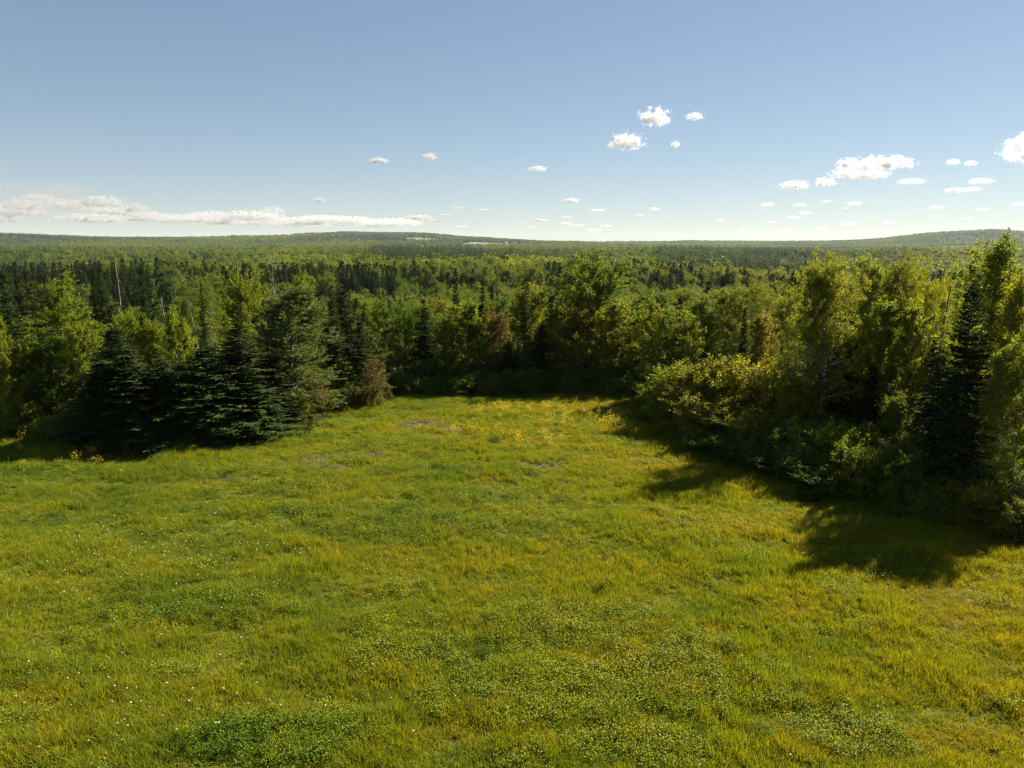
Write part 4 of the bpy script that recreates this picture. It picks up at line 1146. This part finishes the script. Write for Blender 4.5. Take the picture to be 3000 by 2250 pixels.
CL = [(10.75, 9.2, 2.9, 1.7, 9000, 'larger dense cloud above the pair high in the open sky', 1.2, 1.5), (8.7, 7.55, 3.2, 1.7, 9500, 'ragged cloud just below the larger dense one', 1.35, 1.7),
      (13.6, 9.2, 1.7, .75, 9000, 'wispy shred beside the larger dense cloud', 1.7, 2.2), (12.3, 7.3, .9, .6, 9500, 'tiny faint puff beside the ragged cloud', 1.7, 2.0),
      (-10.1, 6.2, 1.8, .6, 12000, 'small flat cloud, first of the pair over the long hill', 1.4, 1.8), (-6.3, 6.55, 1.5, .7, 12000, 'small flat cloud, higher of the pair over the long hill', 1.5, 1.8),
      (2.0, 5.7, 1.8, .6, 13000, 'small lone cloud in the middle of the sky', 1.4, 2.0), (4.6, 3.35, 1.5, .5, 20000, 'small humped cloud low over the round maple', 1.3, 1.8),
      (26.3, 5.45, 4.9, 1.15, 14000, 'long upper cloud of the white cluster', 1.1, 1.3), (24.2, 4.9, 2.6, .8, 14200, 'middle cloud of the white cluster', 1.15, 1.5), (25.6, 4.75, 3.0, .75, 14400, 'lower wide cloud of the white cluster', 1.15, 1.6),
      (22.9, 4.35, 1.7, .8, 14500, 'small rounded cloud below the white cluster', 1.2, 1.6), (20.9, 4.2, 2.5, .75, 14600, 'flat trailing cloud at the end of the white cluster', 1.1, 1.6), (28.3, 4.2, 1.9, .45, 14800, 'thin streak under the white cluster', 1.3, 2.0),
      (24.1, 5.5, 1.6, 1.0, 14000, 'puff at the upper end of the white cluster', 1.3, 1.6),
      (34.6, 5.85, 3.4, 2.1, 11000, 'big bright cloud cut by the picture edge', 1.1, 1.5), (30.6, 5.35, 1.0, .5, 13000, 'small shred before the big bright edge cloud', 1.5, 2.), (31.6, 5.2, .9, .45, 13000, 'lower small shred before the big bright edge cloud', 1.5, 2.),
      (32.3, 4.05, 1.8, .5, 15000, 'thin curved wisp below the big bright edge cloud', 1.5, 2.0),
      (-14.6, 3.3, 1.1, .55, 20000, 'tiny grey puff over the hill top', 1.4, 1.8), (-7.2, 2.05, 2.6, .5, 26000, 'flat streak cloud over the hill slope', 1.2, 1.7)]
for az, el, w, h, ds, lab, shp, lmp in CL:
    cloud(az, el, w * 1.05, h * 1.15, ds, lab, 1.6, shp + .7, lmp * 1.4, 8.)
rc = random.Random(3)
for i in range(46):
    az = rc.uniform(-6, 37) if i < 38 else rc.uniform(-13, 4); el = rc.uniform(.95, 3.1) ** 1.0
    if az > 25: el += .5
    w = rc.uniform(.6, 1.7) * (.7 + .2 * el / 2); h = w * rc.uniform(.22, .34)
    lab = '%s %s cloud %s above %s' % ('very small' if w < .8 else 'small' if w < 1.2 else 'longer', 'rounded' if h / w > .30 else 'flat' if h / w > .255 else 'thin streak', 'just' if el < 1.6 else 'low' if el < 2.3 else 'higher',
          'the long hill' if az < -5 else 'the end of the hill slope' if az < 1 else 'the round maple' if az < 8 else 'the flat horizon' if az < 16 else 'the birch crowns' if az < 24 else 'the rise of the far ridge' if az < 30 else 'the top of the far ridge')
    cloud(az, el, w, h, 30000, lab, 1.6, 2.2, 2.8, 5., 'tiny clouds along the horizon')
BK = []
rb = random.Random(8)
for i in range(30):        # the bank falls from the picture edge towards the hill
    az = -40 + 31 * (i + rb.random()) / 30
    top = np.interp(az, [-40, -33, -25, -20, -15, -9], [3.3, 3.0, 2.75, 2.5, 2.35, 1.7])
    el = rb.uniform(1.55, top); w = rb.uniform(2.4, 5.5) * (1.15 if el < 2.3 else .7)
    BK.append((az, el, w, rb.uniform(.50, .85) * (1.5 if az < -24 else 1.15), rb.uniform(23000, 27000), '%s %s of the bank over %s' % ('long' if w > 4.4 else 'short' if w < 3 else 'medium', 'grey cloud' if el < 2.1 else 'pale topped cloud' if el < 2.6 else 'upper cloud shred',
               'the far western rise' if az < -33 else 'the bare snag' if az < -28 else 'the flat western horizon' if az < -22 else 'the start of the long hill' if az < -16 else 'the long hill top')))
for az, el, w, h, ds, lab in BK:
    cloud(az, el, w, h, ds, lab, 1.4, 1.25, 2.2, 5., 'clouds of the low bank')['albedo'] = .70
cloud(-36.2, 3.9, 2.6, .7, 23500, 'grey cloud shred over the veil at the picture edge', 1.4, 2., 2.2, 4., 'clouds of the low bank')
cloud(-38, 2.5, 30, 3.4, 42000, 'smooth cream veil of high cloud behind the bank', 1.0, 1.3, .5, .30, 'clouds of the low bank')

# ------------------------------------------------------------------ haze
m_haze, nt, out = mat_new('haze')
v = N(nt, 'ShaderNodeVolumePrincipled', inp={'Color': (.72, .84, 1.0, 1), 'Density': 2.5e-5, 'Anisotropy': .1})
nt.links.new(v.outputs[0], out.inputs['Volume'])
zlo = float(GZ.min()) - 1.5; zhi = float(GZ.max()) + 45
g = Geo(); g.quads(box((-9300, -700, zlo), (9300, 9500, zhi)))
bm_ = g.build('haze', [m_haze])
import bmesh as _bm
b = _bm.new(); b.from_mesh(bm_); _bm.ops.remove_doubles(b, verts=b.verts, dist=.01); _bm.ops.recalc_face_normals(b, faces=b.faces); b.to_mesh(bm_); b.free()
link('haze', bm_, kind='stuff', label='thin summer haze over the forest')
print('haze', zlo, zhi, 'mid', cnt, 'tris', sum(len(m.polygons) for m in bpy.data.meshes) * 2)
